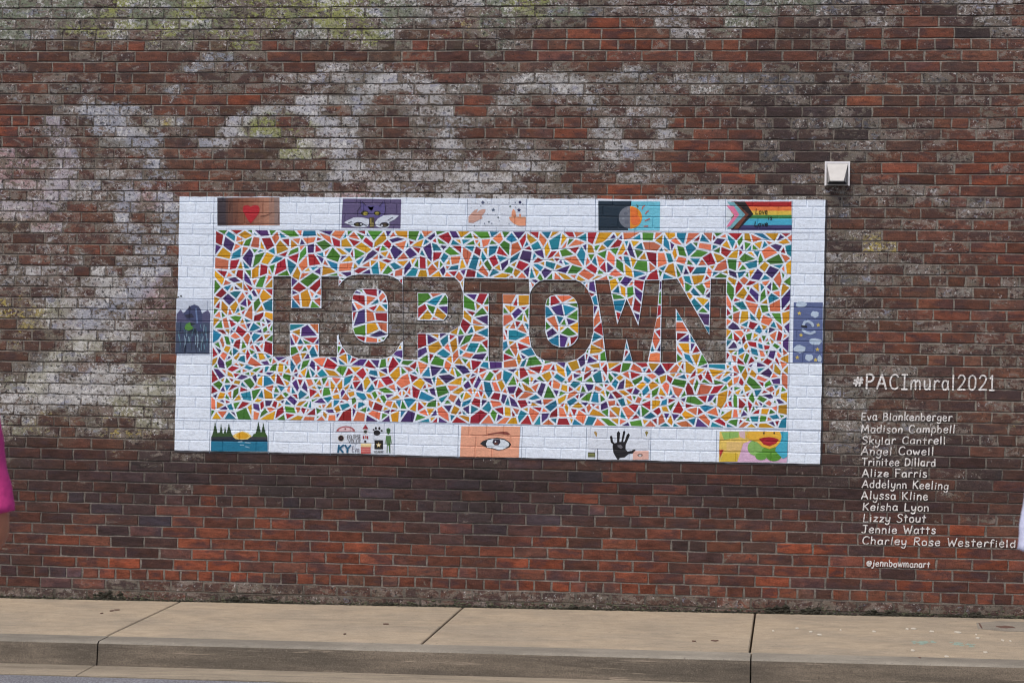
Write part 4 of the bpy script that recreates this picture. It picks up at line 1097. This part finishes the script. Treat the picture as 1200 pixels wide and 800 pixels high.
LINES = [('Eva Blankenberger', 1009, 1115, 492.4, 493), ('Madison Campbell', 1009, 1118.5, 506.4, 507.4), ('Skylar Cantrell', 1009.6, 1108, 519.8, 520.6), ('Angel Cowell', 1009, 1094, 532.6, 533.2),
         ('Trinitee Dillard', 1010, 1096, 545.4, 546.2), ('Alize Farris', 1010, 1086, 558.6, 559), ('Addelynn Keeling', 1010, 1111, 571.2, 573), ('Alyssa Kline', 1009, 1087, 584.2, 585.6),
         ('Keisha Lyon', 1010.6, 1088, 597.4, 598.6), ('Lizzy Stout', 1011, 1084.5, 611, 611.4), ('Jennie Watts', 1009.6, 1096, 623.8, 624.8), ('Charley Rose Westerfield', 1010, 1189.5, 637, 641)]
for i, (t, a, b, y0, y1) in enumerate(LINES):
    tw = width(t, 1.5); pos_ = 0
    for wd in t.split(' '):
        ww = width(wd, 1.5); xa = a+(b-a)*pos_/tw; xb = a+(b-a)*(pos_+ww)/tw
        o = lettering('word', M_LET, wd, xa, xb, lerp(y0, y1, pos_/tw), lerp(y0, y1, (pos_+ww)/tw), 9.0, 1.38, WL, 50+i, sp=1.5); kid(o, names)
        pos_ += ww+1.5+G[' '][0]+1.5
handle = empty('painted_signature', 'small white hand lettered artist handle below the longest name', 'painted lettering', (W(1052, 660)[0], 0, W(1052, 660)[1]))
o = lettering('word', M_LET, '@jennbowmanart', 1015, 1089.5, 662.4, 664.4, 7.4, 1.25, WL, 90, sp=1.4); kid(o, handle)
def script_on(par, name, txt, x0, x1, y, cap, w, rgb, sp=1.2, layer=7):
    o = lettering(name, M_PAINT, txt, x0, x1, y, y, cap, w, lin(rgb), 11, sp=sp, layer=layer); o.parent = par
    o.location = -(Vector(par.location)+Vector(mural.location))
script_on(p5, 'handwriting', 'Love', 885.2, 899.4, 251, 6.4, .75, (24, 26, 22)); script_on(p5, 'handwriting', 'is', 900, 904.8, 257.4, 5, .75, (24, 26, 22)); script_on(p5, 'handwriting', 'Love.', 884, 902, 265, 5.4, .95, (16, 16, 22))
script_on(p9, 'lettering', 'KY', 395.6, 410.8, 530, 8.6, 2.0, (28, 92, 128), 1.0); script_on(p9, 'lettering', 'Eva', 412.6, 421.2, 529.4, 6.2, .6, (122, 118, 134))
script_on(p9, 'lettering', 'ECLIPSE', 407.2, 423, 514.2, 4.4, .6, (96, 92, 96), 1.0); script_on(p9, 'lettering', 'VILLE', 408.4, 423, 518.8, 3.6, .6, (96, 92, 96), 1.0)
script_on(p9, 'lettering', 'U.S.ARMY', 439.2, 449.8, 530.6, 2.4, .4, (60, 60, 64), 1.0)

# ------------------------------------------------------------------ ground, sidewalk, kerb, gutter, road
def zs(x, y): return .0143+.01024*x+.01745*y        # sidewalk plane
KY = lambda x: -1.765-.020*(x+1.5)                   # kerb front line
def zk(x): return zs(x, KY(x))
def sheet(mb, fx0, fx1, ys, zf, x_steps=1):
    pass
JX = [-3.806+1.791*k for k in range(-3, 6)]
JX[0] = -9.2; 
def slab(mb, x0, x1, ya, yb, ztop, thick=.12, gap=.006, rough=0.0, r=None, nx=1, ch=.004, yf0=None, yf1=None):
    """slab with chamfered arrises; ya, yb functions of x (front, back)"""
    x0 += gap/2; x1 -= gap/2
    def ring(d, dz):
        out = []
        xs = [lerp(x0+d, x1-d, i/nx) for i in range(nx+1)]
        out += [(x, ya(x)+d, ztop(x, ya(x)+d)+dz) for x in xs]
        out += [(x, yb(x)-d, ztop(x, yb(x)-d)+dz) for x in reversed(xs)]
        return [mb.vert(q) for q in out]
    a = ring(0, -thick); b = ring(0, -ch); c = ring(ch, 0)
    for lo, hi in ((a, b), (b, c)):
        m = len(lo)
        for i in range(m): mb.f.append([lo[i], lo[(i+1) % m], hi[(i+1) % m], hi[i]])
    m = len(c)//2
    for i in range(m-1): mb.f.append([c[i], c[i+1], c[2*m-2-i], c[2*m-1-i]])
def struct(o): o['kind'] = 'structure'; return o
walk = bpy.data.objects.new('sidewalk', None); COL.objects.link(walk); walk['kind'] = 'structure'
kerb = bpy.data.objects.new('kerb', None); COL.objects.link(kerb); kerb['kind'] = 'structure'
gutter = bpy.data.objects.new('gutter', None); COL.objects.link(gutter); gutter['kind'] = 'structure'
YKB = lambda x: KY(x)+.205
def jitter_slab(i): return 1
for i in range(len(JX)-1):
    mb = MB(); slab(mb, JX[i], JX[i+1], lambda x: YKB(x)+.002, lambda x: -.004, zs, .12, .011, nx=6, ch=.005)
    mb.build('slab', M_WALK, walk)
# bedding under the joints
mb = MB(); box(mb, XW0, XW1, -1.6, .3, -.6, -.16); mb.build('bedding', M_KERB, walk)
KX = [-9.2, -7.38, -3.786, -.214, 3.36, 5.4]
def ktop(x, y): return zs(x, y)+.0015
for i in range(len(KX)-1):
    mb = MB(); x0, x1 = KX[i]+.004, KX[i+1]-.004; nx = 12
    prof = [(.205, 0), (.03, 0), (.012, -.004), (.003, -.012), (0, -.028), (-.006, -.095), (-.012, -.135), (-.012, -.3)]   # (distance behind the front line, height)
    prev = None; ends = []
    for k in range(nx+1):
        x = lerp(x0, x1, k/nx)
        wob = .0018*mn.noise(Vector((x*5, 0, 0)))
        ln = [mb.vert((x, KY(x)+d+wob*(d < .02), zk(x)+.0015+d*.01745+h)) for d, h in prof]
        if prev:
            for j in range(len(prof)-1): mb.f.append([prev[j], prev[j+1], ln[j+1], ln[j]])
        else: ends.append(ln[:])
        prev = ln
    ends.append(prev)
    for e_, fl in ((ends[0], 0), (ends[1], 1)):
        bk = mb.vert((mb.v[e_[0]][0], mb.v[e_[0]][1], mb.v[e_[-1]][2])); f_ = e_+[bk]; mb.f.append(f_ if fl else f_[::-1])
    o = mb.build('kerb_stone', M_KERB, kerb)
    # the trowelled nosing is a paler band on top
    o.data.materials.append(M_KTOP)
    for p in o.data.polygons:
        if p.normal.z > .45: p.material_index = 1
GX = [-9.2, -7.4, -3.80, -.30, 3.3, 5.4]
GYF = lambda x: KY(x)-.012-.305; ZG_ = lambda x, y: zk(x)-.128+(y-KY(x))*.03
for i in range(len(GX)-1):
    mb = MB(); slab(mb, GX[i], GX[i+1], GYF, lambda x: KY(x)-.011, ZG_, .12, .005, nx=6, ch=.003)
    mb.build('gutter_slab', M_GUT, gutter)
rd = MB(); ny = 26
xs_ = [-60, -30, -14, -9, -7, -5, -3, -1, 1, 3, 5.4, 9, 14, 30, 60]
ys_ = [-.012, -.3, -1, -2, -4, -6, -9, -13, -20, -30, -60]
grid = []
for x in xs_:
    xx = max(-9.2, min(5.4, x)); row = []
    for j, y in enumerate(ys_):
        Y = GYF(xx)-.006+y; crown = .02*min(abs(y), 4.2) if j else 0
        row.append(rd.vert((x, Y, zk(xx)-.128-.317*.03-.006+crown*1.0)))
    grid.append(row)
for i in range(len(xs_)-1):
    for j in range(len(ys_)-1): rd.f.append([grid[i][j+1], grid[i+1][j+1], grid[i+1][j], grid[i][j]])
o = rd.build('road', M_ASPH); struct(o)
gd = MB(); gd.face([(-300, -300, -.42), (300, -300, -.42), (300, 300, -.42), (-300, 300, -.42)])
o = gd.build('ground', mat_concrete('bare_ground', (120, 110, 92), (104, 98, 84), .8)); struct(o)

# details on the sidewalk
def on_walk(px, py):
    v = ray(px, py); t = (.0143-.01745*D*1-H)/(v.z-.01024*v.x-.01745*v.y); q = CAM+v*t; return q.x, q.y
def blob(px, py, rx, ry, seed, n=9, lift=.002):
    r = random.Random(seed); cx, cy = on_walk(px, py); k = 1/190.
    cx2, cy2 = on_walk(px+rx, py); cx3, cy3 = on_walk(px, py+ry)
    ax = abs(cx2-cx); ay = abs(cy3-cy)
    return [(cx+ax*cos(2*pi*i/n)*r.uniform(.7, 1.15), cy+ay*sin(2*pi*i/n)*r.uniform(.6, 1.2)) for i in range(n)]
def flat(mb, pts_, lift, thick=.0):
    top = [mb.vert((x, y, zs(x, y)+lift)) for x, y in pts_]; mb.f.append(top)
    bot = [mb.vert((x, y, zs(x, y)+.0003)) for x, y in pts_]
    for i in range(len(top)): j = (i+1) % len(top); mb.f.append([bot[i], bot[j], top[j], top[i]])
M_CHIP = mat_simple('white_paint_chip', (192, 184, 170), .6)
M_TEAL = mat_simple('teal_chalk', (132, 150, 138), .9, sc=60, var=.15); M_PATCH = mat_concrete('patch_concrete', (142, 134, 122), (124, 118, 108), .8)
M_RUST = mat_simple('rust', (92, 66, 56), .9); M_MOSS = mat_simple('dark_moss', (48, 46, 36), 1.0, sc=120, var=.5, bump=1, bd=.01)
M_MOSS2 = mat_simple('grey_green_moss', (84, 86, 66), 1.0, sc=120, var=.4, bump=1, bd=.01)
chips = [(1024, 739.6, 2.2, 'white paint chip lying below the at-sign of the small signature'), (1063, 736.8, 2.2, 'left white chip of a close pair near the wall, below the name list'), (1070.5, 736.4, 3.2, 'right, wider white chip of a close pair near the wall'),
         (1092, 739.6, 3, 'white paint chip between the close pair and the wide double chip'), (1122.5, 740.6, 4.6, 'widest white paint chip, just behind the right teal chalk smear'), (1146, 747.4, 2.4, 'white paint chip right of the right teal chalk smear'),
         (1069.5, 761.8, 2.6, 'white paint chip in front of the left teal chalk smear'), (1109, 768.8, 3.2, 'white paint chip close to the kerb edge between both teal smears'), (1155, 764, 3, 'white paint chip near the kerb, right of both teal smears'),
         (934, 736, 2.6, 'white chip nearest the wall, below the lower right mural corner'), (950, 740, 2.4, 'middle one of three white chips below the lower right mural corner'), (960, 743.4, 3, 'white chip farthest from the wall below the mural corner'),
         (1175, 750, 2, 'left one of two tiny white chips by the right picture edge'), (1184, 751, 1.6, 'right one of two tiny white chips by the right picture edge'), (1144, 743.4, 1.2, 'tiny speck of white paint just in front of the grey patch'),
         (906, 739, 1.4, 'tiny white chip beside the rightmost sidewalk joint'), (985, 738, 1.2, 'tiny lone white chip left of the name list')]
for i, (x, y, w, lb) in enumerate(chips):
    mb = MB(); flat(mb, blob(x, y, w, 1.0, i), .003); o = mb.build('paint_chip', M_CHIP); tag(o, lb, 'paint chip', 'white paint chips scattered on the sidewalk')
# worn teal chalk: broken strokes
for i, (a, b) in enumerate((((1070, 753.4), (1100, 751)), ((1114, 752.4), (1142, 756.6)))):
    mb = MB(); r = random.Random(i+60)
    for k in range(22):
        t = r.random(); flat(mb, blob(lerp(a[0], b[0], t)+r.uniform(-2, 2), lerp(a[1], b[1], t)+r.uniform(-1.8, 1.8), r.uniform(1.2, 4.0), r.uniform(.35, .8), k+i*50, 7), .0006+.00004*k)
    o = mb.build('chalk_mark', M_TEAL); tag(o, ['faded teal chalk smear on the sidewalk, left one of two', 'faded teal chalk smear on the sidewalk, right one of two'][i], 'chalk mark')
mb = MB(); a_ = [on_walk(*q) for q in ((1146, 736.5), (1144, 729.5), (1170, 727.6), (1215, 729), (1215, 740), (1180, 739.6))]; flat(mb, a_[::-1], .002)
o = mb.build('concrete_patch', M_PATCH); tag(o, 'grey mortar patch at the back of the sidewalk on the far right', 'patch')
mb = MB(); flat(mb, blob(1179, 734.6, 11, 1.3, 3, 12), .004); o = mb.build('rust_stain', M_RUST); tag(o, 'dark reddish oval stain on the grey sidewalk patch', 'stain')
mb = MB(); flat(mb, blob(1149, 733, 1.1, 4.0, 3, 8), .005); o = mb.build('dead_twig', M_RUST); tag(o, 'short brown twig lying at the edge of the grey patch', 'twig')
for i, (x, y, w, lb) in enumerate(((137, 714.5, 4, 'right half of the brown leaf scrap near the left sidewalk joint'), (131, 715.5, 3, 'left half of the brown leaf scrap near the left sidewalk joint'), (452, 731, 4, 'brown leaf scrap left of the middle sidewalk joint'), (1078, 770.5, 1.8, 'tiny brown scrap on the kerb edge below the teal smear'),
        (838, 750.5, 5, 'largest brown leaf scrap, left of the rightmost sidewalk joint'), (119, 718.5, 1.6, 'tiniest brown scrap near the left sidewalk joint'), (813, 751, 2.4, 'small brown scrap beside the largest leaf scrap'), (404, 742.6, 2, 'small lone brown scrap on the middle left sidewalk slab'))):
    mb = MB(); flat(mb, blob(x, y, w, .6, i+9), .004); o = mb.build('dead_leaf', M_RUST)
    tag(o, lb, 'leaf', 'dead leaf scraps on the sidewalk')
# dirt and moss lumps in the corner between wall and sidewalk
def lumps(mb, x0, x1, cnt, r, zmax, depth, big=1.0):
    for _ in range(cnt):
        x = r.uniform(x0, x1); s_ = r.uniform(.005, .013)*big; z = zs(x, 0)+r.uniform(-.004, zmax)*r.random(); y = -.004-r.uniform(0, depth)*r.random()
        q = [mb.vert((x+s_*a*r.uniform(.6, 1.8), y-s_*b*r.uniform(.5, 1), z+s_*c_*r.uniform(.4, 1))) for a, b, c_ in ((-1, .0, 0), (1, .0, 0), (0, 0, 1), (0, 0, -1), (0, .8, 0))]
        for f in ((0, 4, 2), (4, 1, 2), (3, 1, 4), (0, 3, 4)): mb.f.append([q[i] for i in f])
rg = random.Random(12); mb = MB()
lumps(mb, -5.3, 1.6, 2300, rg, .018, .02, .8)
o = mb.build('moss', M_MOSS); tag(o, 'dark dirt and moss gathered along the foot of the wall', 'moss'); o['kind'] = 'stuff'
mb = MB(); lumps(mb, -5.3, 1.6, 1500, rg, .05, .006, .8)
o = mb.build('lichen', M_MOSS2); tag(o, 'grey green lichen on the lowest bricks', 'lichen'); o['kind'] = 'stuff'
for i, (px, n_, w_, h_) in enumerate(((128, 70, .10, .045), (676, 26, .04, .02), (686, 20, .03, .02), (280, 40, .07, .035), (318, 20, .035, .03), (912, 60, .06, .045), (950, 50, .05, .035), (1035, 60, .09, .03), (450, 30, .05, .02), (1144, 24, .02, .03))):
    mb = MB(); X = W(px, 700)[0]; lumps(mb, X-w_, X+w_, int(n_*1.6), rg, h_*1.25, .012, 1.5)
    o = mb.build('weed_clump', M_MOSS, None); tag(o, ['largest dark weed clump at the foot of the wall, left of the first sidewalk joint', 'dark weed clump at the wall foot just right of the middle sidewalk joint', 'small dark weed clump at the wall foot beside the middle joint', 'dark weed clump below the left part of the lake panel', 'tiny dark weed clump below the right edge of the lake panel', 'dark weed clump at the wall foot just right of the rightmost sidewalk joint', 'dark weed clump at the wall foot below the right border of the mural', 'wide dark weed clump at the wall foot below the name list', 'low dark weed clump at the wall foot below the green painted figure', 'tiny upright weed beside the grey sidewalk patch'][i], 'weed', 'dark weed clumps along the foot of the wall')

# ------------------------------------------------------------------ wall vent hood
vx0, vz1 = W(966.6, 189.6); vx1, vz0 = W(995.6, 218.0)
M_VENTF = mat_simple('white_enamel', (226, 224, 226), .5, 0, .06, 30, .15, .001)
M_VENT = mat_simple('white_metal', (172, 170, 168), .45, .1, .08, 30, .15, .001); M_DARKV = mat_simple('vent_inside', (42, 42, 46), .7)
vent = empty('vent_hood', 'small square white metal vent hood fixed above the mural\'s upper right corner', 'vent', ((vx0+vx1)/2, -.01, vz0))
def vpart(name, mb, m): o = mb.build(name, m, None); kid(o, vent); return o
t_ = .011
mb = MB(); Yf = -.030
box(mb, vx0, vx0+t_, Yf, .0, vz0, vz1); box(mb, vx1-t_, vx1, Yf, .0, vz0, vz1); box(mb, vx0+t_, vx1-t_, Yf+.002, .0, vz1-t_, vz1-.0005); vpart('frame', mb, M_VENTF)
mb = MB(); box(mb, vx0+t_, vx1-t_, -.014, -.002, vz0+.004, vz1-t_); vpart('back_plate', mb, M_VENT)
mb = MB()
a = vx0+t_+.001; b = vx1-t_-.001; zt = vz1-t_-.001; zbm = vz0+.026; wdt = b-a; ia = a+wdt*.16; ib = b-wdt*.2
A = (a, Yf+.004, zt); B = (b, Yf+.004, zt); C_ = (ib, -.098, zbm); D_ = (ia, -.098, zbm)
A2 = (a, -.0142, zt); B2 = (b, -.0142, zt); C2 = (b-wdt*.04, -.0142, zbm-.012); D2 = (a+wdt*.04, -.0142, zbm-.012)
for f in ((D_, C_, B, A), (A, A2, D2, D_), (C_, C2, B2, B)): mb.face(f)
lipz = .006
mb.face([(ia, -.098, zbm-lipz), (ib, -.098, zbm-lipz), C_, D_]); vpart('hood', mb, M_VENT)
mb = MB(); mb.face([(ia, -.096, zbm-.004), D2, C2, (ib, -.096, zbm-.004)]); box(mb, a+.006, b-.006, -.052, -.0145, vz0+.008, vz0+.016); vpart('opening', mb, M_DARKV)
mb = MB(); box(mb, a+.004, b-.004, -.034, -.0145, vz0+.0005, vz0+.0075); vpart('lower_lip', mb, M_VENT)

# ------------------------------------------------------------------ people at the edges of the frame
def skinned(name, chain_sets, mat, root=0, sub=2):
    """chain_sets: list of vertex lists [(co, radius)], first vertex may be an index joining an earlier one"""
    vs, rs, es = [], [], []
    for ch in chain_sets:
        prev = None
        for it in ch:
            if isinstance(it, int): prev = it; continue
            co, r = it; vs.append(co); rs.append(r if isinstance(r, tuple) else (r, r)); k = len(vs)-1
            if prev is not None: es.append((prev, k))
            prev = k
    me = bpy.data.meshes.new(name); me.from_pydata(vs, es, []); me.update()
    o = bpy.data.objects.new(name, me); COL.objects.link(o)
    md = o.modifiers.new('skin', 'SKIN'); md.use_smooth_shade = True
    sv = me.skin_vertices[0].data if me.skin_vertices else None
    if sv is None:
        bm = bmesh.new(); bm.from_mesh(me); bm.verts.layers.skin.verify(); bm.to_mesh(me); bm.free(); sv = me.skin_vertices[0].data
    for i, r in enumerate(rs): sv[i].radius = r; sv[i].use_root = (i == root)
    s2 = o.modifiers.new('sub', 'SUBSURF'); s2.levels = sub; s2.render_levels = sub
    me.materials.append(mat)
    return o
def loft(mb, secs, n=20, cap=True):
    """secs: (centre, rx, ry, axis) rings"""
    prev = None; first = None
    for (c, rx, ry, ax) in secs:
        ax = Vector(ax).normalized(); u = ax.cross(Vector((0, 1, 0)));
        if u.length < .2: u = ax.cross(Vector((1, 0, 0)))
        u.normalize(); w = ax.cross(u)
        ring = [mb.vert(Vector(c)+u*(rx*cos(2*pi*i/n))+w*(ry*sin(2*pi*i/n))) for i in range(n)]
        if prev:
            for i in range(n): mb.f.append([prev[i], prev[(i+1) % n], ring[(i+1) % n], ring[i]])
        else: first = ring
        prev = ring
    if cap: mb.f.append(first[::-1]); mb.f.append(prev)
def cloth_mat(name, rgb, sc=60):
    return mat_simple(name, rgb, .9, 0, .10, sc, .5, .004, use_obj=True)
M_SKIN = mat_simple('skin_warm', (184, 118, 88), .5, 0, .06, 25, .1, .001, use_obj=True, sss=.1)
M_SKIN2 = mat_simple('skin_fair', (206, 160, 140), .5, 0, .06, 25, .1, .001, use_obj=True, sss=.1)
M_PINK = cloth_mat('magenta_jersey', (206, 58, 128)); M_LAV = cloth_mat('pale_lavender_cotton', (206, 208, 232))
M_JEAN = cloth_mat('dark_denim', (44, 52, 74)); M_TROU = cloth_mat('grey_twill', (92, 90, 88)); M_HAIR = mat_simple('brown_hair', (62, 42, 30), .6, 0, .3, 90, .6, .004, use_obj=True)
M_SHOE = mat_simple('dark_shoe', (40, 38, 38), .6)
def person(label, loc, h, face_dir, side, shirt_m, trouser_m, skin_m, arm, sleeve_r=.062, at_=1.0):
    """side: +1 / -1 = which arm is described by 'arm' = (shoulder, elbow, wrist) in body coordinates; the other arm hangs.
       body coordinates: x across, y forward, z up, metres for a height of 1.80"""
    s = h/1.8
    root = empty('person', label, 'person', loc)
    root.rotation_euler = (0, 0, face_dir); root.scale = (s, s, s)
    def att(o): o.parent = root; return o
    def hand(w, d, chirality):
        """palm and fingers from the wrist w along d"""
        w = Vector(w); d = Vector(d).normalized(); sd = d.cross(Vector((0, 0, 1)));
        if sd.length < .2: sd = Vector((0, 1, 0))
        sd.normalize(); nrm = sd.cross(d)
        return w, d, sd, nrm
    oth = ((-side*.175, 0, 1.40), (-side*.235, -.02, 1.13), (-side*.245, .10, .90))
    body = []
    # indices: 0 pelvis
    body.append([((0, 0, .96), (.145, .10)), ((0, 0, 1.10), (.125, .095)), ((0, 0, 1.26), (.145, .10)), ((0, 0, 1.38), (.10, .072)), ((0, -.005, 1.50), (.055, .055)), ((0, .01, 1.58), (.062, .07)), ((0, .015, 1.66), (.074, .092)), ((0, .005, 1.735), (.070, .085)), ((0, 0, 1.775), (.04, .05))])
    cnt = 9
    body.append([6, ((0, .10, 1.655), .016), ((0, .118, 1.645), .011)]); cnt += 2        # nose
    body.append([6, ((.078, 0, 1.665), (.012, .02))]); cnt += 1
    body.append([6, ((-.078, 0, 1.665), (.012, .02))]); cnt += 1
    arms = [arm, oth]
    for (S_, E__, Wr) in arms:
        S_, E__, Wr = map(Vector, (S_, E__, Wr)); d = (Wr-E__).normalized(); q = Wr+d*.05
        body.append([3, (tuple(S_), .056*at_), (tuple(S_.lerp(E__, .5)), .05*at_), (tuple(E__), .046*at_), (tuple(E__.lerp(Wr, .35)), .04*at_), (tuple(Wr), (.026, .022)), (tuple(q), (.036, .017)), (tuple(q+d*.035), (.038, .015))])
        cnt += 7; palm = cnt-1; wri = cnt-2
        sd = d.cross(Vector((0, 0, 1)));
        if sd.length < .3: sd = Vector((0, 1, 0))
        sd.normalize(); nr = sd.cross(d)
        for k_, (off, ln_) in enumerate(((-.030, .062), (-.010, .074), (.010, .070), (.029, .056))):
            p0 = q+d*.045+sd*off; p1 = p0+d*ln_*.5+nr*-.006; p2 = p1+d*ln_*.35+nr*-.018; p3 = p2+d*ln_*.15+nr*-.02
            body.append([palm, (tuple(p0), .0095), (tuple(p1), .0085), (tuple(p2), .008), (tuple(p3), .0065)]); cnt += 4
        th = q-sd*.035; body.append([wri, (tuple(th), .012), (tuple(th-sd*.02+d*.03), .010), (tuple(th-sd*.022+d*.055-nr*.01), .008)]); cnt += 3
    for sx in (-1, 1):
        body.append([0, ((sx*.09, 0, .88), .088), ((sx*.10, .01, .66), .07), ((sx*.10, .01, .49), .056), ((sx*.105, -.015, .32), .052), ((sx*.105, -.02, .10), .034), ((sx*.105, -.01, .05), .038), ((sx*.115, .12, .03), (.04, .026))]); cnt += 7
    o = att(skinned('body', body, skin_m))
    # shirt
    mb = MB()
    loft(mb, [((0, 0, .90), .185, .135, (0, 0, 1)), ((0, 0, 1.0), .178, .13, (0, 0, 1)), ((0, 0, 1.12), .168, .125, (0, 0, 1)), ((0, 0, 1.26), .185, .135, (0, 0, 1)), ((0, 0, 1.36), .198, .13, (0, 0, 1)), ((0, 0, 1.43), .186, .118, (0, 0, 1)), ((0, 0, 1.47), .150, .100, (0, 0, 1)), ((0, 0, 1.50), .098, .084, (0, 0, 1)), ((0, 0, 1.515), .074, .074, (0, 0, 1))], cap=True)
    for (S_, E__, Wr) in arms:
        S_, E__ = Vector(S_), Vector(E__); ax = (E__-S_); r0 = sleeve_r
        loft(mb, [(tuple(S_-Vector((S_.x*.45, 0, -.015))), r0*1.05, r0*1.1, (S_.x, 0, -.05)), (tuple(S_+Vector((0, 0, .004))), r0*1.16, r0*1.16, tuple(Vector((S_.x*3, 0, -.3)).normalized()+ax.normalized())), (tuple(S_+ax*.22), r0*1.18, r0*1.15, tuple(ax)), (tuple(S_+ax*.5), r0*1.16, r0*1.14, tuple(ax)), (tuple(S_+ax*.72), r0*1.2, r0*1.16, tuple(ax)), (tuple(S_+ax*.80), r0*1.24, r0*1.2, tuple(ax))], 16)
    o = att(mb.build('shirt', shirt_m, None, smooth=True))
    md = o.modifiers.new('remesh', 'REMESH'); md.mode = 'VOXEL'; md.voxel_size = .012; md.use_smooth_shade = True
    sm = o.modifiers.new('smooth', 'SMOOTH'); sm.factor = .6; sm.iterations = 6
    tx = bpy.data.textures.new('cloth_folds', 'CLOUDS'); tx.noise_scale = .14
    dm = o.modifiers.new('folds', 'DISPLACE'); dm.texture = tx; dm.strength = .022; dm.mid_level = .5
    mb = MB()
    loft(mb, [((0, 0, .84), .165, .12, (0, 0, 1)), ((0, 0, .93), .17, .125, (0, 0, 1)), ((0, 0, 1.0), .155, .12, (0, 0, 1))])
    for sx in (-1, 1):
        loft(mb, [((sx*.088, 0, .86), .098, .11, (0, 0, 1)), ((sx*.098, .01, .66), .088, .092, (0, 0, 1)), ((sx*.10, .01, .49), .072, .076, (0, 0, 1)), ((sx*.105, -.012, .30), .068, .07, (0, 0, 1)), ((sx*.105, -.015, .07), .06, .066, (0, 0, 1))], 16)
    o = att(mb.build('trousers', trouser_m, None, smooth=True))
    md = o.modifiers.new('remesh', 'REMESH'); md.mode = 'VOXEL'; md.voxel_size = .014; md.use_smooth_shade = True
    for sx in (-1, 1):
        mb = MB(); loft(mb, [((sx*.105, -.085, .05), .036, .045, (0, 1, 0)), ((sx*.105, -.03, .052), .046, .052, (0, 1, 0)), ((sx*.108, .06, .042), .048, .042, (0, 1, 0)), ((sx*.112, .13, .034), .046, .034, (0, 1, 0)), ((sx*.114, .175, .028), .026, .02, (0, 1, 0))], 14)
        att(mb.build('shoe', M_SHOE, None, smooth=True))
    bm = bmesh.new(); bmesh.ops.create_uvsphere(bm, u_segments=20, v_segments=14, radius=1)
    for v in bm.verts:
        v.co = Vector((v.co.x*.092, v.co.y*.108-.014, v.co.z*.118+1.70))
    for v in [v for v in bm.verts if v.co.y > .052 and v.co.z < 1.735]: v.co.y = .02
    for v in [v for v in bm.verts if v.co.z < 1.66]: v.co.z -= .06; v.co.y -= .012
    me = bpy.data.meshes.new('hair'); bm.to_mesh(me); bm.free(); me.materials.append(M_HAIR); me.polygons.foreach_set('use_smooth', [True]*len(me.polygons))
    o = bpy.data.objects.new('hair', me); COL.objects.link(o); att(o)
    M_EYE = mat_simple('eye', (30, 26, 24), .3)
    for sx in (-1, 1):
        mb = MB(); loft(mb, [((sx*.031, .092, 1.676), .004, .003, (0, 1, 0)), ((sx*.031, .099, 1.676), .010, .006, (0, 1, 0)), ((sx*.031, .104, 1.676), .004, .003, (0, 1, 0))], 10); att(mb.build('eye', M_EYE, None, smooth=True))
    return root
def road_z(x): xx = max(-9.2, min(5.4, x)); return zk(xx)-.128-.0155
YL = -6.9; q = AT(18, 590, YL)
person('person in a magenta T-shirt at the left edge, elbow bent', (q.x-.317, YL, road_z(q.x)+.018), 1.89, 0.0, 1, M_PINK, M_JEAN, M_SKIN,
       ((.180, 0, 1.435), (.236, .0, 1.09), (.05, .19, 1.03)), .063, 1.25)
YR = -6.9; q = AT(1192, 615, YR)
person('person in a pale lavender shirt at the right edge, arm hanging', (q.x+.27, YR, road_z(q.x)+.084), 1.70, 0.0, -1, M_LAV, M_TROU, M_SKIN2,
       ((-.178, 0, 1.40), (-.208, .0, 1.09), (-.10, .20, 1.00)), .072)
